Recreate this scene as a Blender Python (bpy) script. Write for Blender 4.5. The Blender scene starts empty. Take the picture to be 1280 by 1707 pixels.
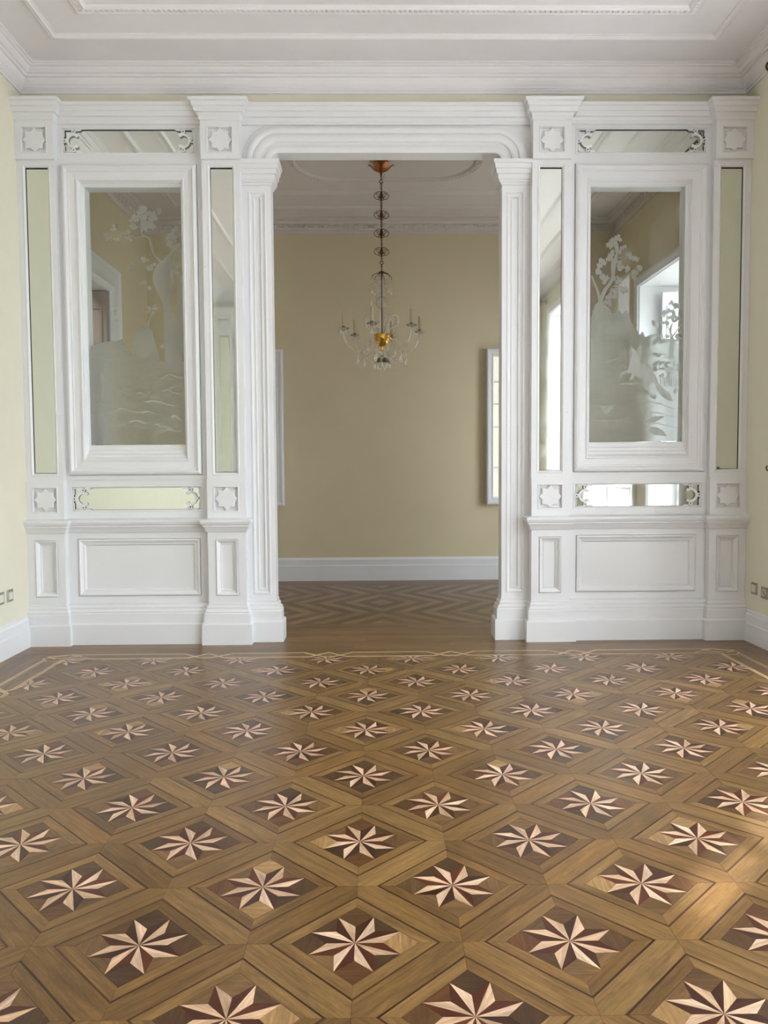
import bpy, bmesh, math, random
from math import sin, cos, pi, radians
from mathutils import Vector, Matrix
random.seed(7)
SC = bpy.context.scene
COL = SC.collection

# ------------------------------------------------------------------ camera
F_PX, PITCH, YAW, ROLL = 1311.94, 0.0539, 0.0143, -0.0065
cam_d = bpy.data.cameras.new('camera'); cam = bpy.data.objects.new('camera', cam_d); COL.objects.link(cam)
cam_d.sensor_fit = 'VERTICAL'; cam_d.sensor_height = 36.0; cam_d.lens = F_PX * 36.0 / 1707.0
cam_d.clip_start = 0.02; cam_d.clip_end = 200
fw = Vector((sin(YAW) * cos(PITCH), cos(YAW) * cos(PITCH), -sin(PITCH)))
rt = Vector((cos(YAW), -sin(YAW), 0)); up = rt.cross(fw)
r2 = cos(ROLL) * rt + sin(ROLL) * up; u2 = -sin(ROLL) * rt + cos(ROLL) * up
M = Matrix((r2, u2, -fw)).transposed().to_4x4(); M.translation = Vector((0, 0, 1.3))
cam.matrix_world = M
SC.camera = cam

# ------------------------------------------------------------------ light
wd = bpy.data.worlds.new('sky'); SC.world = wd; wd.use_nodes = True
bg = wd.node_tree.nodes['Background']; bg.inputs[0].default_value = (0.84, 0.90, 1.0, 1); bg.inputs[1].default_value = 9.2
sun_d = bpy.data.lights.new('sun', 'SUN'); sun_d.energy = 4.6; sun_d.angle = radians(1.2); sun_d.color = (1, .93, .82)
sun = bpy.data.objects.new('sun', sun_d); COL.objects.link(sun)
sdir = Vector((-1.8, -1.91, -2.90)).normalized()
sun.rotation_euler = sdir.to_track_quat('-Z', 'Y').to_euler(); sun.location = (8, 10, 9)
def portal(name, y0, y1, z1, x):
    a = bpy.data.lights.new(name, 'AREA'); a.shape = 'RECTANGLE'; a.size = z1; a.size_y = y1 - y0
    a.cycles.is_portal = True
    o = bpy.data.objects.new(name, a); COL.objects.link(o); o.location = (x, (y0 + y1) / 2, z1 / 2)
    o.rotation_euler = (0, radians(90), 0)
WIN = [(-0.7, 0.95, 3.72), (1.59, 3.5, 3.72), (3.95, 4.80, 3.72)]
FWIN = (7.08, 8.33, 3.2)
for k, (a, b, h) in enumerate(WIN): portal('portal', a, b, h, 3.3)
portal('portal', FWIN[0], FWIN[1], FWIN[2], 3.45)
vs = SC.view_settings
vs.view_transform = 'Standard'; vs.look = 'None'; vs.gamma = 1; vs.use_curve_mapping = False; vs.exposure = 0.48

# ------------------------------------------------------------------ constants (metres)
XL, XR = -2.577, 2.817          # side walls
YB, YF = -1.42, 6.0             # near room back / partition wall face
YT = 6.11                       # back of the partition
YE = 9.21                       # end wall of the far room
ZC, ZF = 4.24, 4.16             # ceilings
UX = 0.12                       # centre line of the partition

# ------------------------------------------------------------------ materials
def new_mat(name):
    m = bpy.data.materials.new(name); m.use_nodes = True
    nt = m.node_tree; return m, nt, nt.nodes['Principled BSDF'], nt.nodes['Material Output']
def plain(name, col, rough=0.5, metal=0.0, var=0.03, scale=6, bump=0.0, bscale=60, spec=0.5):
    m, nt, b, out = new_mat(name); N = nt.nodes.new; L = nt.links.new
    tc = N('ShaderNodeTexCoord'); no = N('ShaderNodeTexNoise'); no.inputs['Scale'].default_value = scale; no.inputs['Detail'].default_value = 4
    L(tc.outputs['Object'], no.inputs['Vector'])
    mr = N('ShaderNodeMapRange'); mr.inputs[1].default_value = .3; mr.inputs[2].default_value = .7
    mr.inputs[3].default_value = 1 - var; mr.inputs[4].default_value = 1 + var; L(no.outputs['Fac'], mr.inputs[0])
    vm = N('ShaderNodeVectorMath'); vm.operation = 'SCALE'; vm.inputs[0].default_value = col; L(mr.outputs[0], vm.inputs['Scale'])
    L(vm.outputs[0], b.inputs['Base Color'])
    b.inputs['Roughness'].default_value = rough; b.inputs['Metallic'].default_value = metal; b.inputs['Specular IOR Level'].default_value = spec
    if bump:
        n2 = N('ShaderNodeTexNoise'); n2.inputs['Scale'].default_value = bscale; n2.inputs['Detail'].default_value = 3
        L(tc.outputs['Object'], n2.inputs['Vector'])
        bp = N('ShaderNodeBump'); bp.inputs['Strength'].default_value = bump; bp.inputs['Distance'].default_value = 0.002
        L(n2.outputs['Fac'], bp.inputs['Height']); L(bp.outputs[0], b.inputs['Normal'])
    return m
WHITE = plain('white_satin_paint', (.79, .785, .80), .36, var=.01)
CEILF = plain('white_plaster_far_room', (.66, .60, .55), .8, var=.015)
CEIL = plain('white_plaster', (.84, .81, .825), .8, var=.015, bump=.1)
CREAM = plain('cream_wall_paint', (.78, .735, .595), .75, var=.015, bump=.15, bscale=90)
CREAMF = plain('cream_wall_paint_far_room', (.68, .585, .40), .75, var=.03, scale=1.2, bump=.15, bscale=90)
TAUPE = plain('taupe_hall_paint', (.34, .285, .25), .8)
GILT = plain('aged_gilt_metal', (.30, .11, .03), .38, metal=.85, var=.2, scale=40)
BRONZE = plain('dark_bronze', (.10, .045, .02), .45, metal=.8, var=.2, scale=40)
GOLDBOWL = plain('amber_gilt_bowl', (.70, .40, .07), .22, metal=.9, var=.2, scale=30)
WAX = plain('ivory_candle_sleeve', (.50, .42, .26), .5)
NICKEL = plain('brushed_bronze_plate', (.36, .33, .28), .35, metal=.6)
IVORY = plain('cream_plastic', (.74, .71, .62), .4)
DARKHOLE = plain('painted_recess_shade', (.02, .018, .015), .7)  # near-black colour put in for the shade of gaps and holes
GLOWPANE, _nt, _b, _o = new_mat('glowing_cream_pane'); _b.inputs['Base Color'].default_value = (.8, .78, .68, 1); _b.inputs['Roughness'].default_value = .3
_b.inputs['Emission Color'].default_value = (1, .93, .74, 1); _b.inputs['Emission Strength'].default_value = .34  # faint emission added to brighten the panes; no lamp stands behind
STONE = plain('terrace_stone', (.45, .43, .40), .8, var=.1, scale=2)
CREAMPANE = plain('cream_lacquer_panel', (.85, .83, .72), .12, var=.05, scale=2)
SUBF = plain('dark_joint_filler', (.045, .024, .012), .6)
def mirror_mat():
    m, nt, b, out = new_mat('aged_silver_mirror'); N = nt.nodes.new; L = nt.links.new
    b.inputs['Base Color'].default_value = (.77, .80, .745, 1); b.inputs['Metallic'].default_value = 1
    tc = N('ShaderNodeTexCoord'); no = N('ShaderNodeTexNoise'); no.inputs['Scale'].default_value = 5; no.inputs['Detail'].default_value = 5
    L(tc.outputs['Object'], no.inputs['Vector'])
    mr = N('ShaderNodeMapRange'); mr.inputs[1].default_value = .35; mr.inputs[2].default_value = .75; mr.inputs[3].default_value = .01; mr.inputs[4].default_value = .09
    L(no.outputs['Fac'], mr.inputs[0]); L(mr.outputs[0], b.inputs['Roughness'])
    return m
MIRROR = mirror_mat()
def clear_glass(name, tint=(.93, .95, .93)):
    m, nt, b, out = new_mat(name); N = nt.nodes.new; L = nt.links.new
    nt.nodes.remove(b)
    t = N('ShaderNodeBsdfTransparent'); t.inputs[0].default_value = (*tint, 1)
    g = N('ShaderNodeBsdfGlossy'); g.inputs['Roughness'].default_value = .02
    f = N('ShaderNodeFresnel'); f.inputs[0].default_value = 1.45
    ge = N('ShaderNodeNewGeometry'); iv = N('ShaderNodeMath'); iv.operation = 'SUBTRACT'; iv.inputs[0].default_value = 1; L(ge.outputs['Backfacing'], iv.inputs[1])
    ff = N('ShaderNodeMath'); ff.operation = 'MULTIPLY'; L(f.outputs[0], ff.inputs[0]); L(iv.outputs[0], ff.inputs[1])
    mx = N('ShaderNodeMixShader'); L(ff.outputs[0], mx.inputs[0]); L(t.outputs[0], mx.inputs[1]); L(g.outputs[0], mx.inputs[2]); L(mx.outputs[0], out.inputs[0])
    return m
PANE = clear_glass('clear_pane')
def crystal_mat():
    m, nt, b, out = new_mat('cut_crystal')
    b.inputs['Base Color'].default_value = (.93, .93, .90, 1); b.inputs['Roughness'].default_value = .04
    b.inputs['Transmission Weight'].default_value = .94; b.inputs['IOR'].default_value = 1.5
    return m
CRYSTAL = crystal_mat()
def etched(name, w_ref, w_dif, rough):
    """sand-blasted glass: part rough refraction, part diffuse, part translucent"""
    m, nt, b, out = new_mat(name); N = nt.nodes.new; L = nt.links.new
    nt.nodes.remove(b)
    r = N('ShaderNodeBsdfRefraction'); r.inputs['Roughness'].default_value = rough; r.inputs['IOR'].default_value = 1.22; r.inputs[0].default_value = (.93, .95, .94, 1)
    d = N('ShaderNodeBsdfDiffuse'); d.inputs[0].default_value = (.66, .67, .64, 1)
    t = N('ShaderNodeBsdfTranslucent'); t.inputs[0].default_value = (.74, .76, .74, 1)
    tc = N('ShaderNodeTexCoord'); mp = N('ShaderNodeMapping'); mp.inputs['Scale'].default_value = (7, 7, 17)
    no = N('ShaderNodeTexNoise'); no.inputs['Scale'].default_value = 1.0; no.inputs['Detail'].default_value = 6; no.inputs['Distortion'].default_value = .8
    L(tc.outputs['Object'], mp.inputs[0]); L(mp.outputs[0], no.inputs['Vector'])
    mr = N('ShaderNodeMapRange'); mr.inputs[1].default_value = .35; mr.inputs[2].default_value = .65; mr.inputs[3].default_value = w_dif - .07; mr.inputs[4].default_value = w_dif + .07
    L(no.outputs['Fac'], mr.inputs[0])
    m1 = N('ShaderNodeMixShader'); m1.inputs[0].default_value = w_ref; L(t.outputs[0], m1.inputs[1]); L(r.outputs[0], m1.inputs[2])
    m2 = N('ShaderNodeMixShader'); L(mr.outputs[0], m2.inputs[0]); L(m1.outputs[0], m2.inputs[1]); L(d.outputs[0], m2.inputs[2])
    L(m2.outputs[0], out.inputs[0])
    return m
ETCH = etched('etched_glass', .70, .13, .42)
ETCHW = etched('white_etched_glass', .30, .46, .42)
ETCHD = etched('deep_etched_glass', .55, .16, .30)

def wood_mat(name, rough=.2, attr=False):
    m, nt, b, out = new_mat(name); N = nt.nodes.new; L = nt.links.new
    uv = N('ShaderNodeUVMap')
    if attr:
        ca = N('ShaderNodeAttribute'); ca.attribute_name = 'tint'; colout = ca.outputs['Color']; off = None
    else:
        oi = N('ShaderNodeObjectInfo'); colout = oi.outputs['Color']
        off = N('ShaderNodeMath'); off.operation = 'MULTIPLY'; off.inputs[1].default_value = 37.0; L(oi.outputs['Random'], off.inputs[0])
    def noise(sx, sy, det, k):
        mp = N('ShaderNodeMapping'); mp.inputs['Scale'].default_value = (sx, sy, 1); L(uv.outputs[0], mp.inputs[0])
        if off:
            cb = N('ShaderNodeCombineXYZ'); L(off.outputs[0], cb.inputs[0]); L(off.outputs[0], cb.inputs[1]); L(cb.outputs[0], mp.inputs['Location'])
        no = N('ShaderNodeTexNoise'); no.inputs['Scale'].default_value = 1; no.inputs['Detail'].default_value = det; no.inputs['Distortion'].default_value = k
        L(mp.outputs[0], no.inputs['Vector']); return no
    n1 = noise(6, 110, 5, .6); n2 = noise(3, 14, 3, 1.5); n3 = noise(40, 260, 2, .2)
    def rng(n, a, b_, lo=.3, hi=.7):
        mr = N('ShaderNodeMapRange'); mr.inputs[1].default_value = lo; mr.inputs[2].default_value = hi; mr.inputs[3].default_value = a; mr.inputs[4].default_value = b_
        L(n.outputs['Fac'], mr.inputs[0]); return mr
    a = rng(n1, .70, 1.25); c = rng(n2, .78, 1.20); e = rng(n3, .84, 1.10)
    mu = N('ShaderNodeMath'); mu.operation = 'MULTIPLY'; L(a.outputs[0], mu.inputs[0]); L(c.outputs[0], mu.inputs[1])
    mu2 = N('ShaderNodeMath'); mu2.operation = 'MULTIPLY'; L(mu.outputs[0], mu2.inputs[0]); L(e.outputs[0], mu2.inputs[1])
    vm = N('ShaderNodeVectorMath'); vm.operation = 'SCALE'; L(colout, vm.inputs[0]); L(mu2.outputs[0], vm.inputs['Scale'])
    L(vm.outputs[0], b.inputs['Base Color'])
    tc = N('ShaderNodeTexCoord')
    gn = N('ShaderNodeNewGeometry'); nw = N('ShaderNodeTexNoise'); nw.inputs['Scale'].default_value = 2.3; nw.inputs['Detail'].default_value = 4
    L(gn.outputs['Position'], nw.inputs['Vector'])
    b.inputs['Specular IOR Level'].default_value = .43; rr = rng(nw, .276, .315); L(rr.outputs[0], b.inputs['Roughness'])
    bp = N('ShaderNodeBump'); bp.inputs['Strength'].default_value = .10; bp.inputs['Distance'].default_value = .001
    L(n1.outputs['Fac'], bp.inputs['Height'])
    nb = N('ShaderNodeTexNoise'); nb.inputs['Scale'].default_value = 6; nb.inputs['Detail'].default_value = 1; L(gn.outputs['Position'], nb.inputs['Vector'])
    bp2 = N('ShaderNodeBump'); bp2.inputs['Strength'].default_value = .22; bp2.inputs['Distance'].default_value = .002
    L(nb.outputs['Fac'], bp2.inputs['Height']); L(bp.outputs[0], bp2.inputs['Normal']); L(bp2.outputs[0], b.inputs['Normal'])
    return m
WOOD = wood_mat('waxed_wood'); WOODJ = wood_mat('waxed_wood_joined', attr=True)

# ------------------------------------------------------------------ mesh helpers
def link(name, bm, mat, parent=None, smooth=False, recalc=True):
    if recalc: bmesh.ops.recalc_face_normals(bm, faces=bm.faces)
    me = bpy.data.meshes.new(name); bm.to_mesh(me); bm.free()
    me.materials.append(mat)
    if smooth:
        me.shade_smooth()
        try: me.set_sharp_from_angle(angle=radians(40))
        except Exception: pass
    o = bpy.data.objects.new(name, me); COL.objects.link(o)
    if parent: o.parent = parent
    return o
def empty(name, loc=(0, 0, 0)):
    o = bpy.data.objects.new(name, None); COL.objects.link(o); o.location = loc; o.empty_display_size = .1; return o
def tag(o, label=None, cat=None, group=None, kind=None):
    if label: o['label'] = label
    if cat: o['category'] = cat
    if group: o['group'] = group
    if kind: o['kind'] = kind
    return o
def box(bm, x0, x1, y0, y1, z0, z1):
    v = [bm.verts.new(p) for p in ((x0, y0, z0), (x1, y0, z0), (x1, y1, z0), (x0, y1, z0), (x0, y0, z1), (x1, y0, z1), (x1, y1, z1), (x0, y1, z1))]
    for f in ((0, 3, 2, 1), (4, 5, 6, 7), (0, 1, 5, 4), (1, 2, 6, 5), (2, 3, 7, 6), (3, 0, 4, 7)): bm.faces.new([v[i] for i in f])
def loops(bm, rings, closed=True, cap0=False, cap1=False):
    vs_ = [[bm.verts.new(p) for p in r] for r in rings]
    n = len(vs_[0])
    for a, b in zip(vs_, vs_[1:]):
        for i in range(n if closed else n - 1):
            j = (i + 1) % n
            try: bm.faces.new((a[i], a[j], b[j], b[i]))
            except ValueError: pass
    if cap0: bm.faces.new(vs_[0])
    if cap1: bm.faces.new(vs_[-1])
def rect_ring(x0, x1, z0, z1, y): return [(x0, y, z0), (x1, y, z0), (x1, y, z1), (x0, y, z1)]
def frame_rings(bm, x0, x1, z0, z1, prof, cap=False):
    """prof: (inset, y)"""
    loops(bm, [rect_ring(x0 + i, x1 - i, z0 + i, z1 - i, y) for i, y in prof], cap1=cap)
def stack(bm, x0, x1, yf, yb, prof, side=1.0):
    """loft in z: prof (z, projection); front and both sides project"""
    loops(bm, [[(x0 - e * side, yf - e, z), (x1 + e * side, yf - e, z), (x1 + e * side, yb, z), (x0 - e * side, yb, z)] for z, e in prof], cap0=True, cap1=True)
def room_ring(bm, x0, x1, y0, y1, prof):
    """mitred moulding round a room, prof: (inset, z)"""
    loops(bm, [[(x0 + i, y0 + i, z), (x1 - i, y0 + i, z), (x1 - i, y1 - i, z), (x0 + i, y1 - i, z)] for i, z in prof])
def tube(bm, pts, r, n=8, caps=True):
    pts = [Vector(p) for p in pts]; rr = r if isinstance(r, (list, tuple)) else [r] * len(pts)
    prev = None; rings = []
    for i, p in enumerate(pts):
        t = (pts[min(i + 1, len(pts) - 1)] - pts[max(i - 1, 0)]).normalized()
        if prev is None:
            a = Vector((0, 0, 1)) if abs(t.z) < .9 else Vector((1, 0, 0)); nrm = t.cross(a).normalized()
        else: nrm = (prev - t * prev.dot(t)).normalized()
        prev = nrm; bi = t.cross(nrm)
        rings.append([p + (nrm * cos(2 * pi * k / n) + bi * sin(2 * pi * k / n)) * rr[i] for k in range(n)])
    loops(bm, rings, cap0=caps, cap1=caps)
def lathe(bm, prof, c=(0, 0, 0), n=20):
    """prof: (r, z)"""
    loops(bm, [[(c[0] + max(r, 1e-4) * cos(2 * pi * k / n), c[1] + max(r, 1e-4) * sin(2 * pi * k / n), c[2] + z) for k in range(n)] for r, z in prof], cap0=True, cap1=True)
def annulus(bm, cx, cz, r0, r1, a0, a1, y0, y1, n=14):
    full = abs(a1 - a0) >= 2 * pi - 1e-6
    rings = []
    for k in range(n if full else n + 1):
        a = a0 + (a1 - a0) * k / n; c, s = cos(a), sin(a)
        rings.append([(cx + r0 * c, y0, cz + r0 * s), (cx + r1 * c, y0, cz + r1 * s), (cx + r1 * c, y1, cz + r1 * s), (cx + r0 * c, y1, cz + r0 * s)])
    if full: rings.append(rings[0])
    loops(bm, rings, cap0=not full, cap1=not full)
    if full: bmesh.ops.remove_doubles(bm, verts=bm.verts, dist=1e-6)
def prism_xz(bm, pts, y0, y1):
    a = [bm.verts.new((x, y0, z)) for x, z in pts]; b = [bm.verts.new((x, y1, z)) for x, z in pts]
    n = len(pts)
    bm.faces.new(a); bm.faces.new(b[::-1])
    for i in range(n): bm.faces.new((a[i], a[(i + 1) % n], b[(i + 1) % n], b[i]))
def torus(bm, c, R, r, axis='Y', n=20, m=8, a0=0, a1=2 * pi):
    pts = []
    for k in range(n + 1):
        a = a0 + (a1 - a0) * k / n
        d = {'Y': (R * cos(a), 0, R * sin(a)), 'Z': (R * cos(a), R * sin(a), 0), 'X': (0, R * cos(a), R * sin(a))}[axis]
        pts.append((c[0] + d[0], c[1] + d[1], c[2] + d[2]))
    tube(bm, pts, r, m)

# ------------------------------------------------------------------ room shell
def struct(name, bm, mat, parent=None, smooth=False):
    o = link(name, bm, mat, parent, smooth)
    if not parent: o['kind'] = 'structure'
    return o
# side walls with openings (near room + far room are one flush wall)
def side_wall(name, xin, xout, segs, mat, y0, y1, ztop):
    bm = bmesh.new(); y = y0
    for a, b, h in segs:
        box(bm, xin, xout, y, a, 0, ztop); box(bm, xin, xout, a, b, h, ztop); y = b
    box(bm, xin, xout, y, y1, 0, ztop)
    return struct(name, bm, mat)
def wr(a, b): return (min(a, b), max(a, b))
side_wall('wall_right', XR, XR + .42, WIN, CREAM, YB - .25, 6.055, ZC + .1)
side_wall('wall_right.001', XR, XR + .62, [FWIN], CREAMF, 6.055, YE + .1, ZC + .1)
bm = bmesh.new(); box(bm, XL - .25, XL, YB - .25, 6.055, 0, ZC + .1); struct('wall_left', bm, CREAM)
side_wall('wall_left.001', XL - .25, XL, [(6.75, 7.95, 3.18)], CREAMF, 6.055, YE + .1, ZC + .1)
bm = bmesh.new(); box(bm, XL - .25, XR + .42, YB - .25, YB - .127, 0, ZC + .1); box(bm, XL, XR, YB - .127, YB - .01, 3.98, ZC + .1); struct('wall_back', bm, CREAM)
# unseen wall added outside the far room to hold back sky light
bm = bmesh.new(); box(bm, XR + 2.6, XR + 2.9, 7.0, 12.5, -.3, 6.0); struct('wall_sky_blocker', bm, STONE)
bm = bmesh.new(); box(bm, XL, XR, YF, 6.055, 3.90, ZC + .1); w = struct('wall_front', bm, CREAM)
bm = bmesh.new(); box(bm, XL, XR, 6.055, YT, 3.90, ZC + .1); struct('wall_front.001', bm, CREAMF)
bm = bmesh.new(); box(bm, XL - .25, XR + .62, YE, YE + .12, 0, ZC + .1); struct('wall_far', bm, CREAMF)
bm = bmesh.new(); box(bm, XL - .25, XR + .42, YB - .25, 6.06, ZC, ZC + .12); struct('ceiling', bm, CEIL)
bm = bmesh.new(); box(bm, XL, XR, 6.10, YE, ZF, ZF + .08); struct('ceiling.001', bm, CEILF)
# hall behind the left doorway
bm = bmesh.new()
box(bm, -3.75, -3.65, 6.0, 9.3, 0, 3.6); box(bm, -3.65, XL - .25, 8.6, 8.7, 0, 3.6); box(bm, -3.65, XL - .25, 6.1, 6.2, 0, 3.6)
box(bm, -3.65, XL - .25, 6.2, 8.6, 3.5, 3.6)
struct('wall_hall', bm, TAUPE)
hl = bpy.data.lights.new('hall_fill_light', 'AREA'); hl.size = .5; hl.energy = 14; hl.color = (1, .95, .9)  # added unseen fill light that brightens the hall doorway
ho = bpy.data.objects.new('hall_fill_light', hl); COL.objects.link(ho); ho.location = (-3.2, 7.0, 3.48)
bm = bmesh.new(); box(bm, -3.65, XL - .25, 6.2, 8.6, -.03, -.002); struct('floor_hall', bm, TAUPE)
bm = bmesh.new(); box(bm, XR + .62, 22, -14, 20, -.3, -.16); tag(link('terrace', bm, STONE), kind='structure')

# baseboards
def base_run(name, pts, inward, prof, mat=WHITE):
    """straight run from pts[0] to pts[1]; inward = unit normal into the room; prof (z, thick)"""
    bm = bmesh.new(); a, b = Vector(pts[0]), Vector(pts[1]); n = Vector(inward)
    ra = [a + n * t + Vector((0, 0, z)) for z, t in prof]; rb = [b + n * t + Vector((0, 0, z)) for z, t in prof]
    loops(bm, [ra, rb], closed=True, cap0=True, cap1=True)
    return struct(name, bm, mat)
BP = [(0, 0), (0, .028), (.135, .028), (.142, .020), (.20, .020), (.215, .012), (.228, .012), (.235, 0)]
base_run('baseboard_left', ((XL, YB, 0), (XL, 5.83, 0)), (1, 0, 0), BP)
y = YB
runs = []
for a, b, h in WIN: runs.append((y, a - .1)); y = b + .1
runs.append((y, 5.83))
for a, b in runs: base_run('baseboard_right', ((XR, a, 0), (XR, b, 0)), (-1, 0, 0), BP)
BPF = [(0, 0), (0, .03), (.175, .03), (.183, .022), (.245, .022), (.258, .012), (.272, 0)]
base_run('baseboard_far', ((XL, YE, 0), (XR, YE, 0)), (0, -1, 0), BPF)
base_run('baseboard_far.001', ((XL, 8.15, 0), (XL, YE, 0)), (1, 0, 0), BPF)
base_run('baseboard_far.002', ((XR, 8.45, 0), (XR, YE, 0)), (-1, 0, 0), BPF)

# near cornice
CP = [(0, 4.08), (.014, 4.08), (.014, 4.098), (.022, 4.098), (.022, 4.106), (.034, 4.112), (.034, 4.120), (.050, 4.132), (.064, 4.152), (.068, 4.168), (.086, 4.170), (.086, 4.186), (.104, 4.188), (.124, 4.204), (.130, 4.216), (.148, 4.218), (.148, 4.229), (.165, 4.230), (.165, 4.24)]
bm = bmesh.new(); room_ring(bm, XL, XR, YB, YF, CP); struct('trim_1', bm, CEIL)
# far cornice
CPF = [(0, 4.0), (.010, 4.0), (.010, 4.045), (.022, 4.05), (.022, 4.058), (.034, 4.062), (.034, 4.098), (.055, 4.102), (.055, 4.108), (.085, 4.122), (.10, 4.125), (.10, 4.135), (.13, 4.14), (.13, 4.16)]
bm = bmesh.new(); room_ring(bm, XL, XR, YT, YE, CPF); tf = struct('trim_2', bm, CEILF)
# eggs on the far cornice
bm = bmesh.new(); bmesh.ops.create_uvsphere(bm, u_segments=7, v_segments=5, radius=1); bmesh.ops.scale(bm, vec=(.030, .020, .026), verts=bm.verts)
egg0 = link('egg', bm, CEILF, tf, smooth=True); egg_me = egg0.data
eggs = []
n = 46
for k in range(n): eggs.append((XL + .06 + (XR - XL - .12) * (k + .5) / n, YE - .036, 0))
for k in range(26):
    yy = YT + .06 + (YE - YT - .12) * (k + .5) / 26
    eggs += [(XL + .036, yy, pi / 2), (XR - .036, yy, pi / 2)]
for k, (x, y, r) in enumerate(eggs):
    o = egg0 if k == 0 else egg0.copy()
    if k: COL.objects.link(o)
    o.location = (x, y, 4.079); o.rotation_euler = (0, 0, r)
# ceiling mouldings: near room, flat bead frames
def ceil_frame(name, x0, x1, y0, y1, z, prof, mat=CEIL):
    bm = bmesh.new(); room_ring(bm, x0, x1, y0, y1, [(i, z - d) for i, d in prof]); return struct(name, bm, mat)
PM = [(0, 0), (0, .010), (.010, .018), (.018, .010), (.024, .010), (.034, .024), (.044, .010), (.050, .010), (.050, 0)]
ceil_frame('trim_3', -2.155, 2.39, -.93, 5.53, ZC, PM)
t4 = ceil_frame('trim_4', -1.87, 2.12, -.64, 5.235, ZC, [(0, 0), (0, .010), (.008, .016), (.016, .010), (.058, .010), (.066, .022), (.078, .012), (.084, 0)])
def bead_row(name, pts_dirs, size, z, parent, mat=CEIL):
    bm = bmesh.new(); sx, sy, sz = size
    for x, y, a in pts_dirs:
        c, s = cos(a), sin(a)
        p = [(-sx, -sy), (sx, -sy), (sx, sy), (-sx, sy)]
        lo = [(x + px * c - py * s, y + px * s + py * c, z) for px, py in p]
        hi = [(x + .5 * px * c - .7 * py * s, y + .5 * px * s + .7 * py * c, z - sz) for px, py in p]
        loops(bm, [lo, hi], cap1=True)
    o = link(name, bm, mat, parent); o['kind'] = 'stuff'; return o
row = []
for k in range(118):
    x = -1.84 + 3.93 * (k + .5) / 118; row += [(x, 5.235 - .037, 0), (x, -.64 + .037, 0)]
for k in range(172):
    y = -.6 + 5.79 * (k + .5) / 172; row += [(-1.87 + .037, y, pi / 2), (2.12 - .037, y, pi / 2)]
bead_row('leaf_beading', row, (.011, .015, .010), ZC - .0095, t4)
# far ceiling mouldings
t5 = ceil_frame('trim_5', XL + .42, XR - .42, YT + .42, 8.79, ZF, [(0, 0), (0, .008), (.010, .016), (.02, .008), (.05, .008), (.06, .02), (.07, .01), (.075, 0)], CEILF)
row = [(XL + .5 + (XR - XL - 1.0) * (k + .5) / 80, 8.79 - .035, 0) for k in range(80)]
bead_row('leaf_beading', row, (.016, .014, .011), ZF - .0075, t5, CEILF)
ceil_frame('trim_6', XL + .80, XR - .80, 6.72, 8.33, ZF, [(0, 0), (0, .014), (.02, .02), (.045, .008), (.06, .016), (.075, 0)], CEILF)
row = [(XL + .9 + (XR - XL - 1.8) * (k + .5) / 70, 8.33 - .03, 0) for k in range(70)]
OC = (.136, 7.465)
def oval(a_in, n=14):
    P = []
    fx, cy, cx = .47, .50 - a_in, .44 - a_in
    for q in range(4):
        for k in range(n + 1):
            t = pi / 2 * q + pi / 2 * k / n
            sx = 1 if q in (0, 3) else -1
            P.append((OC[0] + sx * fx + cx * cos(t), OC[1] + cy * sin(t)))
    return P
bm = bmesh.new()
loops(bm, [[(x, y, ZF - d) for x, y in oval(i)] for i, d in ((0, 0), (0, .012), (.012, .02), (.024, .008), (.05, .008), (.062, .022), (.074, .010), (.08, 0))])
ov = struct('trim_7', bm, CEILF)
P = oval(.037, 16); row = []
for k in range(len(P)):
    a, b = P[k], P[(k + 1) % len(P)]; d = math.dist(a, b)
    if d < 1e-4: continue
    m_ = max(1, round(d / .036))
    for j in range(m_):
        t = (j + .5) / m_; row.append((a[0] + (b[0] - a[0]) * t, a[1] + (b[1] - a[1]) * t, math.atan2(b[1] - a[1], b[0] - a[0])))
bead_row('leaf_beading', row, (.013, .014, .012), ZF - .0075, ov, CEILF)

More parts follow.
